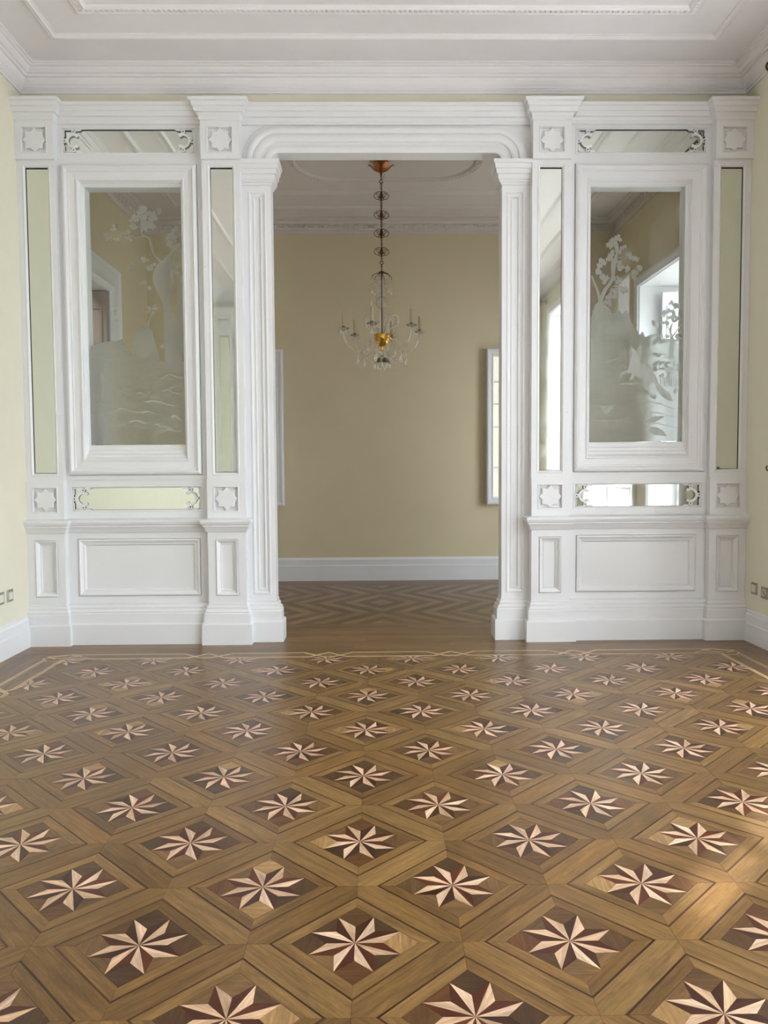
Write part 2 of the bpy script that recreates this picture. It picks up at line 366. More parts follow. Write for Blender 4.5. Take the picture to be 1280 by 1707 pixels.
# ------------------------------------------------------------------ windows of the near room (right wall) and far room
def casement(name, y0, y1, h, x, label, bars=(1.05, 2.1, 2.95)):
    t = empty(name, (x, (y0 + y1) / 2, 0)); t['kind'] = 'structure'
    inv = lambda o: setattr(o, 'location', (-x, -(y0 + y1) / 2, 0))
    bm = bmesh.new()
    for a, b in ((y0, y0 + .055), (y1 - .055, y1)): box(bm, x, x + .07, a, b, 0, h)
    box(bm, x, x + .07, y0 + .055, y1 - .055, h - .06, h); box(bm, x, x + .07, y0 + .055, y1 - .055, 0, .09)
    mid = (y0 + y1) / 2
    box(bm, x - .01, x + .075, mid - .04, mid + .04, .09, h - .06)
    inv(link('window_frame', bm, WHITE, t))
    for a, b in ((y0 + .055, mid - .04), (mid + .04, y1 - .055)):
        for z in bars:
            bm = bmesh.new(); box(bm, x + .015, x + .055, a, b, z - .018, z + .018); inv(link('glazing_bar', bm, WHITE, t))
        zz = [.09] + [z for z in bars] + [h - .06]
        for z0, z1 in zip(zz, zz[1:]):
            bm = bmesh.new(); box(bm, x + .032, x + .036, a, b, z0 + (.018 if z0 > .1 else 0), z1 - (.018 if z1 < h - .1 else 0)); inv(link('pane', bm, PANE, t))
    # casing on the room side and lining of the reveal
    xi = XR
    bm = bmesh.new()
    cz = [(0, .0), (0, .028), (.03, .034), (.07, .02), (.09, .026), (.10, .0)]
    loops(bm, [[(xi - d, y0 - .1 + i, 0), (xi - d, y0 - .1 + i, h + .1 - i), (xi - d, y1 + .1 - i, h + .1 - i), (xi - d, y1 + .1 - i, 0)] for i, d in cz], closed=False)
    inv(link('casing', bm, WHITE, t))
    bm = bmesh.new()
    loops(bm, [[(X_, y0 + .004, 0), (X_, y0 + .004, h - .004), (X_, y1 - .004, h - .004), (X_, y1 - .004, 0)] for X_ in (xi - .002, x + .0)], closed=False)
    inv(link('reveal_lining', bm, WHITE, t))
    t['label'] = label
    return t
for k, (a, b, h) in enumerate(WIN): casement('window_%d' % (k + 1), a, b, h, XR + .28, 'tall white casement window in the right wall')
casement('window_4', FWIN[0], FWIN[1], FWIN[2], XR + .50, 'white window of the far room seen through the etched glass', (1.0, 2.0))
# folded shutter leaf in the far window reveal
t = empty('window_shutter', (3.15, 8.24, 0)); tag(t, 'white panelled shutter folded into the far window reveal, seen through the right etched glass', 'shutter')
bm = bmesh.new(); box(bm, -.13, .13, -.018, .018, .03, 3.12); link('shutter_leaf', bm, WHITE, t)
for z0, z1 in ((.2, .95), (1.1, 2.0), (2.15, 2.98)):
    bm = bmesh.new(); frame_rings(bm, -.085, .085, z0, z1, [(0, -.018), (0, -.026), (.02, -.03), (.03, -.022), (.035, -.019)]); link('panel_moulding', bm, WHITE, t)

# doorway casing of the left wall in the far room
bm = bmesh.new()
loops(bm, [[(XL + d, 6.62 + i, 0), (XL + d, 6.62 + i, 3.32 - i), (XL + d, 8.15 - i, 3.32 - i), (XL + d, 8.15 - i, 0)] for i, d in ((0, 0), (0, .03), (.02, .045), (.06, .03), (.16, .025), (.2, .035), (.23, .02), (.25, 0), (.25, -.25))], closed=False)
d1 = struct('door_1', bm, WHITE)
bm = bmesh.new(); box(bm, XL - .245, XL - .012, 7.835, 7.893, .01, 3.06); lf = link('door_leaf', bm, TAUPE, d1)
for z0, z1 in ((.2, .95), (1.1, 1.95), (2.1, 2.9)):
    bm = bmesh.new(); frame_rings(bm, XL - .20, XL - .055, z0, z1, [(0, 7.835), (0, 7.826), (.012, 7.822), (.02, 7.832), (.03, 7.834)]); link('panel_moulding', bm, TAUPE, lf)
bm = bmesh.new()
for a in (7.15, 7.55): box(bm, -3.64, -3.61, a, a + .06, .1, 2.6)
box(bm, -3.64, -3.61, 7.15, 7.61, 2.6, 2.66)
struct('door_2', bm, WHITE)

# ------------------------------------------------------------------ the partition (white panelled screen)
BASE = [(0, .060), (.150, .060), (.158, .050), (.160, .040), (.228, .040), (.236, .032), (.246, .034), (.262, .016), (.276, .018), (.290, .006), (.302, .006), (.304, 0)]
RAIL = [(.838, 0), (.842, .010), (.862, .020), (.880, .030), (.884, .040), (.894, .036), (.900, .048), (.918, .056), (.934, .056), (.938, .050), (.945, .0)]
CAPP = [(3.838, 0), (3.842, .008), (3.868, .010), (3.884, .022), (3.886, .040), (3.918, .046), (3.922, .056), (3.948, .064), (3.952, .078), (3.972, .084), (3.976, .07)]
def pilaster(root, x0, x1, sgn):
    cx = (x0 + x1) / 2; w_ = x1 - x0
    yf = 5.885
    bm = bmesh.new(); stack(bm, x0, x1, yf, YT, BASE, .75); link('plinth', bm, WHITE, root)
    # pedestal with sunk panel
    bm = bmesh.new()
    px0, px1, pz0, pz1 = cx - .084, cx + .084, .362, .788
    for a, b, c, d in ((x0, px0, .30, .84), (px1, x1, .30, .84), (px0, px1, .30, pz0), (px0, px1, pz1, .84)): box(bm, a, b, yf, yf + .04, c, d)
    box(bm, x0, x1, yf + .04, YT, .30, .84)
    link('pedestal', bm, WHITE, root)
    bm = bmesh.new(); frame_rings(bm, px0, px1, pz0, pz1, [(0, yf + .02), (.0026, yf + .02), (.0026, yf - .003), (.006, yf - .006), (.014, yf - .002), (.02, yf + .006), (.034, yf + .02), (.038, yf + .016), (.042, yf + .026)], cap=True); link('pedestal_panel', bm, WHITE, root)
    bm = bmesh.new(); stack(bm, x0, x1, yf, YT, RAIL, .8); link('chair_rail', bm, WHITE, root)
    # two rosette blocks
    for z0, z1, zc, fy in ((.938, 1.228, 1.089, 5.885), (3.566, 3.840, 3.704, 5.872)):
        h = .0965; s0, s1, t0, t1 = cx - h, cx + h, zc - h, zc + h
        bm = bmesh.new()
        for a, b, c, d in ((x0, s0, z0, z1), (s1, x1, z0, z1), (s0, s1, z0, t0), (s0, s1, t1, z1)): box(bm, a, b, fy, fy + .03, c, d)
        box(bm, x0, x1, fy + .03, YT, z0, z1)
        blk = link('rosette_block', bm, WHITE, root)
        bm = bmesh.new(); frame_rings(bm, s0, s1, t0, t1, [(0, fy), (.003, fy - .004), (.009, fy - .003), (.012, fy + .012), (.012, fy + .022)], cap=True); link('rosette_frame', bm, WHITE, blk)
        R = .088; rin = R * .765; pts = []; pti = []
        for k in range(16):
            a = pi / 8 * k; r = R if k % 2 == 0 else rin
            pts.append((cx + r * cos(a), zc + r * sin(a))); r -= .008; pti.append((cx + r * cos(a), zc + r * sin(a)))
        bm = bmesh.new(); loops(bm, [[(x, fy + .022, z) for x, z in pts], [(x, fy + .008, z) for x, z in pts], [(x, fy + .003, z) for x, z in pti]], cap1=True)
        link('rosette_star', bm, WHITE, blk)
    bm = bmesh.new(); stack(bm, x0, x1, 5.872, YT, CAPP, .85); link('capital', bm, WHITE, root)
    # shaft with a narrow mirror
    fy = 5.90; m0, m1, z0, z1 = cx - .0815, cx + .0815, 1.289, 3.512
    o0, o1, p0, p1 = m0 - .020, m1 + .020, z0 - .024, z1 + .026
    bm = bmesh.new()
    for a, b, c, d in ((x0, o0, 1.228, 3.566), (o1, x1, 1.228, 3.566), (o0, o1, 1.228, p0), (o0, o1, p1, 3.566)): box(bm, a, b, fy, fy + .03, c, d)
    box(bm, x0, x1, fy + .03, YT, 1.228, 3.566)
    sh = link('pilaster_shaft', bm, WHITE, root)
    bm = bmesh.new(); frame_rings(bm, o0, o1, p0, p1, [(0, fy), (.004, fy - .003), (.009, fy - .002), (.016, fy + .006), (.020, fy + .009), (.020, fy + .022)]); link('mirror_bead', bm, WHITE, sh)
    bm = bmesh.new(); box(bm, m0 - .001, m1 + .001, fy + .020, fy + .025, z0 - .001, z1 + .001); link('mirror_pane', bm, MIRROR, sh)
    bm = bmesh.new(); loops(bm, [rect_ring(m0 + .0004, m1 - .0004, z0 + .0004, z1 - .0004, fy + .011), rect_ring(m0 + .0004, m1 - .0004, z0 + .0004, z1 - .0004, fy + .0194), rect_ring(m0 + .0025, m1 - .0025, z0 + .002, z1 - .004, fy + .0197)]); link('mirror_edge_shade', bm, DARKHOLE, sh)  # dark lining for the old mirror's edge and the shaded gap round it
    bm = bmesh.new()
    for z in [1.36 + k * .36 for k in range(7)]:
        for x in (x0 + .014, x1 - .014): bmesh.ops.create_uvsphere(bm, u_segments=6, v_segments=4, radius=.0045, matrix=Matrix.Translation((x, fy - .0005, z)))
    for x in (cx - .04, cx + .04):
        bmesh.ops.create_uvsphere(bm, u_segments=6, v_segments=4, radius=.0045, matrix=Matrix.Translation((x, fy - .0005, 3.552)))
        bmesh.ops.create_uvsphere(bm, u_segments=6, v_segments=4, radius=.0045, matrix=Matrix.Translation((x, fy - .0005, 1.246)))
    o = link('screw_caps', bm, WHITE, sh, smooth=True); o['kind'] = 'stuff'

def fret_end(root, ex, zc, sgn, yb):
    """fretwork scroll; ex = x of the strip's outer end, sgn points towards the strip's middle"""
    bm = bmesh.new(); y0, y1 = yb - .008, yb + .002
    cx = ex + sgn * .072
    c0, c1 = (radians(62), radians(298)) if sgn > 0 else (radians(-118), radians(118))
    annulus(bm, cx, zc, .037, .052, c0, c1, y0, y1, 20)
    for a in (c0, c1): annulus(bm, cx + .044 * cos(a) , zc + .044 * sin(a), .0005, .0125, 0, 2 * pi, y0 - .0006, y1, 10)
    for dx, dz in ((0, .0655), (0, -.0655), (-sgn * .0655, 0)): annulus(bm, cx + dx, zc + dz, .0060, .0155, 0, 2 * pi, y0 - .0004, y1, 12)
    # corner borders
    for s in (-1, 1):
        box(bm, *wr(ex, ex + sgn * .007), y0, y1, *wr(zc + s * .03, zc + s * .0835))
        box(bm, *wr(ex, ex + sgn * .062), y0, y1, *wr(zc + s * .0765, zc + s * .0835))
        box(bm, *wr(ex + sgn * .088, ex + sgn * .118), y0, y1, *wr(zc + s * .0715, zc + s * .0835))
        prism_xz(bm, [(ex + sgn * .118, zc + s * .0715), (ex + sgn * .137, zc + s * .0835), (ex + sgn * .118, zc + s * .0835)], y0, y1)
    fo = link('fretwork', bm, WHITE, root)
    bm = bmesh.new()
    for dx, dz in ((0, .0655), (0, -.0655), (-sgn * .0655, 0)): annulus(bm, cx + dx, zc + dz, .0002, .0075, 0, 2 * pi, y1 - .001, y1 + .001, 8)
    o = link('fret_hole_shade', bm, DARKHOLE, root); o['kind'] = 'stuff'  # dark discs painted in for the shade inside the ring holes
    return fo

def build_screen(name, s, label):
    """s = -1 left of the opening, +1 right of it"""
    root = empty(name, (UX + s * 1.88, 5.95, 0))
    tag(root, label, 'panelling')
    kids0 = set(bpy.data.objects)
    X = lambda a, b: wr(UX + s * a, UX + s * b)
    pilaster(root, *X(1.072, 1.354), s)
    pilaster(root, *X(2.418, 2.696), s)
    b0, b1 = X(1.354, 2.418); yb = 5.955
    # dado of the bay
    bm = bmesh.new(); stack(bm, b0, b1, 5.93, YT, BASE, 0); link('plinth', bm, WHITE, root)
    p0, p1 = X(1.426, 2.346); pz0, pz1 = .355, .792
    bm = bmesh.new()
    for a, b, c, d in ((b0, p0, .30, .84), (p1, b1, .30, .84), (p0, p1, .30, pz0), (p0, p1, pz1, .84)): box(bm, a, b, yb, yb + .04, c, d)
    box(bm, b0, b1, yb + .04, YT, .30, .84)
    link('dado_board', bm, WHITE, root)
    bm = bmesh.new(); frame_rings(bm, p0, p1, pz0, pz1, [(0, yb + .02), (.0028, yb + .02), (.0028, yb - .004), (.006, yb - .010), (.014, yb - .012), (.020, yb - .006), (.034, yb + .004), (.044, yb + .006), (.050, yb + .014), (.054, yb + .020)], cap=True); link('dado_panel', bm, WHITE, root)
    bm = bmesh.new(); stack(bm, b0, b1, 5.95, YT, RAIL, 0); link('chair_rail', bm, WHITE, root)
    # mirror strips with fretwork, below and above the window
    for z0, z1, zc, tag_ in ((.940, 1.236, 1.0925, 'low'), (3.604, 3.842, 3.7275, 'high')):
        r0, r1 = X(1.402, 2.392); q0, q1 = X(1.424, 2.372); hz = .0835
        bm = bmesh.new()
        for a, b, c, d in ((b0, r0, z0, z1), (r1, b1, z0, z1), (r0, r1, z0, zc - .098), (r0, r1, zc + .098, z1)): box(bm, a, b, yb, yb + .03, c, d)
        box(bm, b0, b1, yb + .03, YT, z0, z1)
        br = link('strip_board', bm, WHITE, root)
        bm = bmesh.new()
        loops(bm, [rect_ring(r0 + i, r1 - i, zc - .098 + i, zc + .098 - i, y) for i, y in ((0, yb), (.003, yb - .003), (.008, yb - .002), (.010, yb + .005))] + [rect_ring(q0, q1, zc - hz, zc + hz, yb + .006), rect_ring(q0, q1, zc - hz, zc + hz, yb + .022)])
        link('strip_frame', bm, WHITE, br)
        bm = bmesh.new(); box(bm, q0 - .002, q1 + .002, yb + .021, yb + .027, zc - hz - .002, zc + hz + .002); link('mirror_pane', bm, MIRROR, br)
        bm = bmesh.new(); loops(bm, [rect_ring(q0 + .0004, q1 - .0004, zc - hz + .0004, zc + hz - .0004, yb + .009), rect_ring(q0 + .0004, q1 - .0004, zc - hz + .0004, zc + hz - .0004, yb + .0205), rect_ring(q0 + .002, q1 - .002, zc - hz + .002, zc + hz - .002, yb + .0208)]); link('mirror_edge_shade', bm, DARKHOLE, br)  # dark lining put in for the shade where mirror meets frame
        fret_end(br, q0, zc, 1, yb + .007); fret_end(br, q1, zc, -1, yb + .007)
        bm = bmesh.new()
        for x in [r0 + (r1 - r0) * t for t in (.1, .37, .63, .9)]:
            for z in (zc - .115, zc + .115): bmesh.ops.create_uvsphere(bm, u_segments=6, v_segments=4, radius=.0045, matrix=Matrix.Translation((x, yb - .0005, z)))
        o = link('screw_caps', bm, WHITE, br, smooth=True); o['kind'] = 'stuff'
    # entablature of the bay
    bm = bmesh.new(); stack(bm, b0, b1, 5.945, YT, [(3.84, .0)] + [(z, e * .9) for z, e in CAPP[1:]], 0); link('entablature', bm, WHITE, root)
    # window frame: board, raised moulding, deep splay down to the glass, reveal behind it
    f0, f1 = X(1.398, 2.394); fz0, fz1 = 1.270, 3.553
    g0, g1 = X(1.530, 2.243); gz0, gz1 = 1.497, 3.404
    i0, i1 = X(1.508, 2.268); iz0, iz1 = 1.392, 3.433
    bm = bmesh.new()
    loops(bm, [rect_ring(b0, b1, 1.236, 3.604, YT), rect_ring(b0, b1, 1.236, 3.604, 5.945), rect_ring(f0, f1, fz0, fz1, 5.945), rect_ring(f0, f1, fz0, fz1, 5.970)])
    link('stile_board', bm, WHITE, root)
    def mixr(t, y): return rect_ring(f0 + (i0 - f0) * t, f1 + (i1 - f1) * t, fz0 + (iz0 - fz0) * t, fz1 + (iz1 - fz1) * t, y)
    bm = bmesh.new()
    rings = [mixr(0, 5.970), mixr(.028, 5.970), mixr(.030, 5.932), mixr(.05, 5.926), mixr(.16, 5.916), mixr(.24, 5.914), mixr(.32, 5.922), mixr(.36, 5.930), mixr(.44, 5.930), mixr(.47, 5.938), mixr(.86, 5.940), mixr(.88, 5.932), mixr(.96, 5.932), mixr(1, 5.938)]
    def gr(t, y): return rect_ring(i0 + (g0 - i0) * t, i1 + (g1 - i1) * t, iz0 + (gz0 - iz0) * t, iz1 + (gz1 - iz1) * t, y)
    rings += [gr(.15, 5.955), gr(.3, 5.958), gr(.38, 5.970), gr(.6, 5.974), gr(.66, 5.984), gr(.9, 5.986), gr(1, 5.990), gr(1, 6.0)]
    # behind the glass: rebate and rear moulding
    rings += [rect_ring(g0 - .004, g1 + .004, gz0 - .004, gz1 + .004, 6.004), rect_ring(g0, g1, gz0, gz1, 6.02), rect_ring(g0, g1, gz0, gz1, 6.10), mixr(.4, 6.10), mixr(.3, 6.118), mixr(.1, 6.118), mixr(0, YT)]
    loops(bm, rings)
    fr = link('window_frame', bm, WHITE, root)
    bm = bmesh.new(); box(bm, g0 - .003, g1 + .003, 5.9995, 6.0035, gz0 - .003, gz1 + .003)
    gl = link('glass_pane', bm, PANE, root)
    etch_design(gl, s, g0, g1, gz0, gz1)
    for o in set(bpy.data.objects) - kids0:
        if o.parent is root: o.location = Vector(o.location) - Vector(root.location)
    return root

# ------------------------------------------------------------------ etched pictures (flat designs on the glass itself)
def lobed_leaf(cx, cz, r, ang, lobes=5):
    P = []
    n = lobes * 4
    for k in range(n):
        a = 2 * pi * k / n
        rr = r * (.72 + .28 * cos(lobes * a)) * (1.0 + .25 * cos(a))
        P.append((cx + rr * cos(a + ang) * .9, cz + rr * sin(a + ang)))
    return P
def ribbon(pts, w0, w1):
    L, R = [], []
    n = len(pts)
    for i, (x, z) in enumerate(pts):
        a = pts[max(i - 1, 0)]; b = pts[min(i + 1, n - 1)]
        dx, dz = b[0] - a[0], b[1] - a[1]; l = math.hypot(dx, dz) or 1; w = (w0 + (w1 - w0) * i / (n - 1)) / 2
        L.append((x - dz / l * w, z + dx / l * w)); R.append((x + dz / l * w, z - dx / l * w))
    return L + R[::-1]
def catmull(P, m=5, closed=False):
    out = []; n = len(P)
    rngi = range(n) if closed else range(n - 1)
    for i in rngi:
        g = lambda k: P[k % n] if closed else P[max(0, min(n - 1, k))]
        p0, p1, p2, p3 = g(i - 1), g(i), g(i + 1), g(i + 2)
        for j in range(m):
            t = j / m
            out.append(tuple(.5 * ((2 * p1[c]) + (-p0[c] + p2[c]) * t + (2 * p0[c] - 5 * p1[c] + 4 * p2[c] - p3[c]) * t * t + (-p0[c] + 3 * p1[c] - 3 * p2[c] + p3[c]) * t ** 3) for c in (0, 1)))
    if not closed: out.append(P[-1])
    return out
def etch_design(gl, s, g0, g1, gz0, gz1):
    layer = [0]
    def T(p):
        return (g0 + p[0] * (g1 - g0), gz0 + p[1] * (gz1 - gz0))
    if s < 0:
        def Q(x, y): t = (y - 313) / 429; return ((x - (145 + 6 * t)) / 160, 1 - t)
        A = lambda cx, cy: (140 + cx / 7.11, 300 + cy / 7.11)      # upper study sheet
        B = lambda cx, cy: (140 + cx / 6.32, 500 + cy / 6.32)      # lower study sheet
    else:
        def Q(x, y): t = (y - 313) / 429; return ((x - (985 - 6 * t)) / (157 - 3 * t), 1 - t)
        A = lambda cx, cy: (970 + cx / 6.737, 300 + cy / 6.737)
        B = lambda cx, cy: (970 + cx / 6.32, 500 + cy / 6.32)
    def cl(p): return (min(.998, max(.002, p[0])), min(.998, max(.002, p[1])))
    def pts(S, L): return [T(cl(Q(*S(*p)))) for p in L]
    def make(name, polys, mat):
        layer[0] += 1; y1 = 5.9990 - .0008 * layer[0]
        bm = bmesh.new()
        for P in polys:
            try: bm.faces.new([bm.verts.new((x, y1, z)) for x, z in P])
            except Exception: pass
        bmesh.ops.triangulate(bm, faces=bm.faces)
        for f in bm.faces:
            f.normal_update()
            if f.normal.y > 0: f.normal_flip()
        o = link(name, bm, mat, gl, recalc=False)
        if len(polys) > 1: o['kind'] = 'stuff'
        return o
    def leaves(S, L, r):
        out = []
        for k, (x, y) in enumerate(L):
            c = T(cl(Q(*S(x, y))))
            for j in range(3):
                a = random.uniform(0, 2 * pi); rr = r * random.uniform(.7, 1.1)
                out.append(lobed_leaf(c[0] + rr * .75 * cos(a), c[1] + rr * .75 * sin(a), rr, random.uniform(0, 6.28)))
        return [[(min(max(x, g0 + .002), g1 - .002), min(max(z, gz0 + .002), gz1 - .002)) for x, z in P] for P in out]
    def trunk(S, L, w0, w1): return [(min(max(x, g0 + .001), g1 - .001), z) for x, z in ribbon(catmull(pts(S, L), 4), w0, w1)]
    if s < 0:
        # ground mass with its leafy skyline
        g = [(20, 560), (100, 470), (170, 440), (240, 430), (300, 420), (345, 425), (400, 425), (430, 460), (425, 510), (470, 525), (490, 580), (560, 590), (585, 560), (600, 600), (700, 620), (860, 640), (980, 650), (1100, 640), (1100, 1560), (20, 1560)]
        make('etched_ground', [pts(B, g)], ETCH)
        tr = [trunk(A, [(1010, 1570), (1000, 1480), (930, 1330), (870, 1200), (870, 1090), (930, 990), (1010, 920), (1080, 820), (1130, 760)], .052, .016),
              trunk(A, [(930, 960), (850, 870), (810, 740), (790, 680), (720, 660), (640, 680), (560, 640)], .014, .005),
              trunk(A, [(720, 660), (695, 560), (700, 460)], .008, .004), trunk(A, [(560, 640), (430, 600), (340, 590)], .006, .003),
              trunk(A, [(1110, 1250), (1050, 1130), (1080, 980), (1100, 860)], .010, .006), trunk(A, [(1020, 1340), (1040, 1250), (980, 1160), (920, 1110)], .012, .005),
              trunk(B, [(960, 700), (945, 520), (940, 380), (930, 250), (900, 120), (880, 20)], .135, .050),
              trunk(B, [(1010, 560), (1020, 300), (1040, 100), (1050, -60), (1065, -250)], .07, .045),
              trunk(B, [(690, 260), (700, 200), (730, 120)], .012, .006)]
        make('etched_tree', tr, ETCHD)
        lv = leaves(A, [(710, 350), (700, 400), (600, 460), (650, 440), (620, 530), (740, 420), (790, 480), (830, 520), (770, 530), (900, 380), (860, 430), (790, 420), (740, 480)], .028)
        lv += leaves(A, [(390, 550), (345, 600), (270, 660), (330, 700), (400, 690), (480, 640), (520, 670), (530, 600), (560, 690), (310, 670)], .018)
        lv += leaves(A, [(540, 990), (620, 940), (580, 1030), (720, 940), (760, 930), (700, 1220), (760, 1210), (800, 1250), (800, 1030), (840, 1000)], .019)
        lv += leaves(A, [(1060, 620), (1040, 690), (1110, 700), (1120, 640), (1050, 760), (1120, 780), (1110, 1020), (1000, 1080), (1100, 1100), (1130, 580)], .024)
        lv += leaves(B, [(700, 60), (750, 90), (770, 60), (740, 140), (350, 60), (340, 120), (345, 200), (250, 440), (830, 470), (690, 110)], .015)
        make('etched_leaf', lv, ETCHD)
        # stump with drooping foliage
        make('etched_bush', [catmull(pts(B, [(560, 560), (535, 470), (570, 360), (600, 290), (670, 265), (730, 310), (750, 400), (790, 540), (800, 640), (700, 620), (620, 590)]), 4, True)] + leaves(B, [(560, 420), (555, 500), (600, 310), (660, 280), (380, 450), (360, 500), (420, 520), (470, 560)], .022), ETCHD)
        st = []
        for (x, y, l, w) in ((860, 800, 200, .012), (840, 960, 170, .012), (560, 990, 150, .009), (650, 1080, 330, .012), (330, 1160, 260, .008), (610, 1190, 240, .010), (470, 1290, 300, .010), (350, 1330, 180, .010), (860, 1380, 190, .016), (930, 1240, 120, .018), (730, 1330, 140, .01), (120, 1080, 180, .006), (140, 1260, 200, .006)):
            st.append(trunk(B, [(x, y), (x + l * .3, y - 22), (x + l * .65, y + 12), (x + l, y - 14 + random.uniform(-30, 60))], w, .004))
        make('etched_grass', st, ETCHW)
    else:
        g = [(80, 640), (90, 200), (130, 60), (180, 20), (270, 80), (310, 150), (350, 235), (365, 140), (390, 120), (412, 150), (415, 240), (440, 245), (468, 105), (510, 240), (522, 375), (600, 378), (630, 345), (660, 410), (665, 480), (705, 490), (712, 390), (730, 372), (745, 400), (760, 372), (775, 410), (850, 430), (900, 420), (1040, 440), (1040, 1560), (60, 1560), (60, 900)]
        make('etched_ground', [pts(B, g)], ETCH)
        make('etched_castle', [pts(B, [(180, 370), (190, 280), (350, 270), (365, 250), (365, 140), (390, 120), (412, 150), (415, 250), (440, 250), (468, 105), (510, 245), (522, 370)]), pts(B, [(540, 400), (660, 400), (660, 415), (540, 415)])], ETCHD)
        tr = [trunk(B, [(190, 1010), (175, 820), (150, 640), (145, 480), (170, 300), (200, 150), (200, 30)], .11, .035),
              trunk(A, [(190, 1400), (250, 1250), (310, 1170), (345, 1080), (335, 960), (370, 880), (400, 780), (385, 700), (330, 650)], .032, .006),
              trunk(A, [(200, 1380), (170, 1250), (130, 1150), (105, 1080)], .024, .010), trunk(A, [(330, 1200), (430, 1210), (470, 1220)], .007, .004),
              trunk(A, [(370, 890), (470, 880), (560, 900)], .008, .004), trunk(B, [(140, 480), (130, 250), (110, 120)], .02, .012)]
        make('etched_tree', tr, ETCHD)
        lv = leaves(A, [(410, 660), (310, 710), (320, 740), (380, 690), (460, 770), (390, 820), (360, 830), (310, 890), (340, 910), (230, 920), (210, 940), (420, 960), (430, 990), (560, 880), (590, 900), (520, 860), (510, 1030), (580, 1050), (560, 1080), (620, 1010), (180, 1050), (230, 1100), (160, 1030), (250, 1130), (360, 1140), (400, 1130), (460, 1220), (480, 1260), (340, 1270), (340, 1300), (300, 1350), (290, 1400)], .024)
        make('etched_leaf', lv, ETCHD)
        t2 = [trunk(B, [(925, 650), (925, 520), (935, 420), (915, 330), (940, 260)], .036, .010), trunk(B, [(935, 400), (985, 340), (1025, 280)], .012, .006), trunk(B, [(920, 340), (890, 300), (870, 270)], .009, .005)]
        t2 += leaves(B, [(960, 60), (930, 50), (990, 80), (900, 130), (850, 140), (860, 170), (940, 150), (980, 180), (1000, 200), (920, 200), (960, 220), (1010, 230), (890, 240), (760, 250), (770, 280), (820, 260), (760, 440), (800, 450), (840, 420), (880, 410), (980, 400), (1010, 420), (960, 430), (1000, 370)], .019)
        make('etched_shrub', t2, ETCHD)
        fox = [(500, 470), (530, 530), (555, 545), (580, 520), (605, 460), (620, 530), (612, 600), (600, 640), (650, 700), (720, 760), (765, 830), (790, 900), (850, 960), (910, 1010), (940, 1090), (890, 1085), (820, 1040), (770, 970), (750, 900), (720, 890), (680, 930), (650, 980), (630, 970), (650, 910), (600, 850), (550, 810), (510, 860), (480, 855), (520, 790), (470, 790), (420, 800), (390, 860), (370, 850), (400, 780), (470, 755), (480, 700), (510, 640), (520, 580)]
        make('etched_fox', [pts(B, fox)], ETCHW)
        bs = leaves(B, [(760, 590), (800, 600), (750, 690), (800, 680), (850, 680), (900, 670), (950, 680), (1000, 690), (760, 740), (820, 740), (880, 740), (940, 740), (1000, 750), (820, 800), (880, 800), (600, 960), (640, 1000), (680, 1020), (740, 1040), (950, 980), (980, 1000)], .018)
        make('etched_bush', bs, ETCHD)
        st = []
        for k in range(12): x = 810 + k * 19; st.append(trunk(B, [(x, 930), (x + 6, 870), (x - 8 + k, 820)], .006, .002))
        for k in range(7): st.append(trunk(B, [(230, 1230), (190 + k * 20, 1150), (150 + k * 30, 1050 + abs(k - 3) * 22)], .010, .003))
        for L in ([(560, 1100), (660, 1090), (800, 1120), (930, 1165), (1020, 1165)], [(700, 1210), (800, 1220), (900, 1250), (1020, 1275)], [(620, 1370), (740, 1330), (860, 1350), (1020, 1390)], [(620, 1350), (630, 1250), (680, 1150)], [(640, 1350), (700, 1290), (850, 1250)], [(120, 1290), (250, 1300), (380, 1280)], [(400, 900), (520, 905), (600, 890)], [(230, 670), (340, 640)]):
            st.append(trunk(B, L, .010, .004))
        st.append(catmull(pts(B, [(680, 1400), (750, 1370), (820, 1400), (870, 1465), (780, 1460), (720, 1440)]), 4, True))
        st.append(catmull(pts(B, [(650, 1310), (740, 1260), (850, 1250), (780, 1300), (700, 1330)]), 4, True))
        make('etched_grass', st, ETCHW)

scr_l = build_screen('partition_screen', -1, 'white panelled partition left of the wide opening, with an oak tree etched in its window')
scr_r = build_screen('partition_screen', 1, 'white panelled partition right of the wide opening, with a fox etched in its window')

# ------------------------------------------------------------------ the opening: surround between the two partitions
arch = empty('opening_surround', (UX, 5.95, 0)); tag(arch, 'white moulded surround of the wide central opening, rounded at its top corners', 'door frame')
kids0 = set(bpy.data.objects)
ACZ, ACU = 3.59, .80
def arch_ring(r, y, lo=3.578):
    P = [(UX - ACU - r, y, lo)]
    for k in range(13):
        a = pi - pi / 2 * k / 12; P.append((UX - ACU + r * cos(a), y, ACZ + r * sin(a)))
    for k in range(13):
        a = pi / 2 - pi / 2 * k / 12; P.append((UX + ACU + r * cos(a), y, ACZ + r * sin(a)))
    P.append((UX + ACU + r, y, lo)); return P
def outer_line(y):
    P = [(UX - 1.072, y, 3.578)]
    for k in range(13): a = k / 12; P.append((UX - 1.072 + .0 + (a ** 2) * .30, y, 3.60 + .25 * math.sqrt(a)) if k < 12 else (UX - ACU, y, 3.85))
    for k in range(13): a = 1 - k / 12; P.append((UX + 1.072 - (a ** 2) * .30, y, 3.60 + .25 * math.sqrt(a)) if k else (UX + ACU, y, 3.85))
    P.append((UX + 1.072, y, 3.578)); return P
bm = bmesh.new()
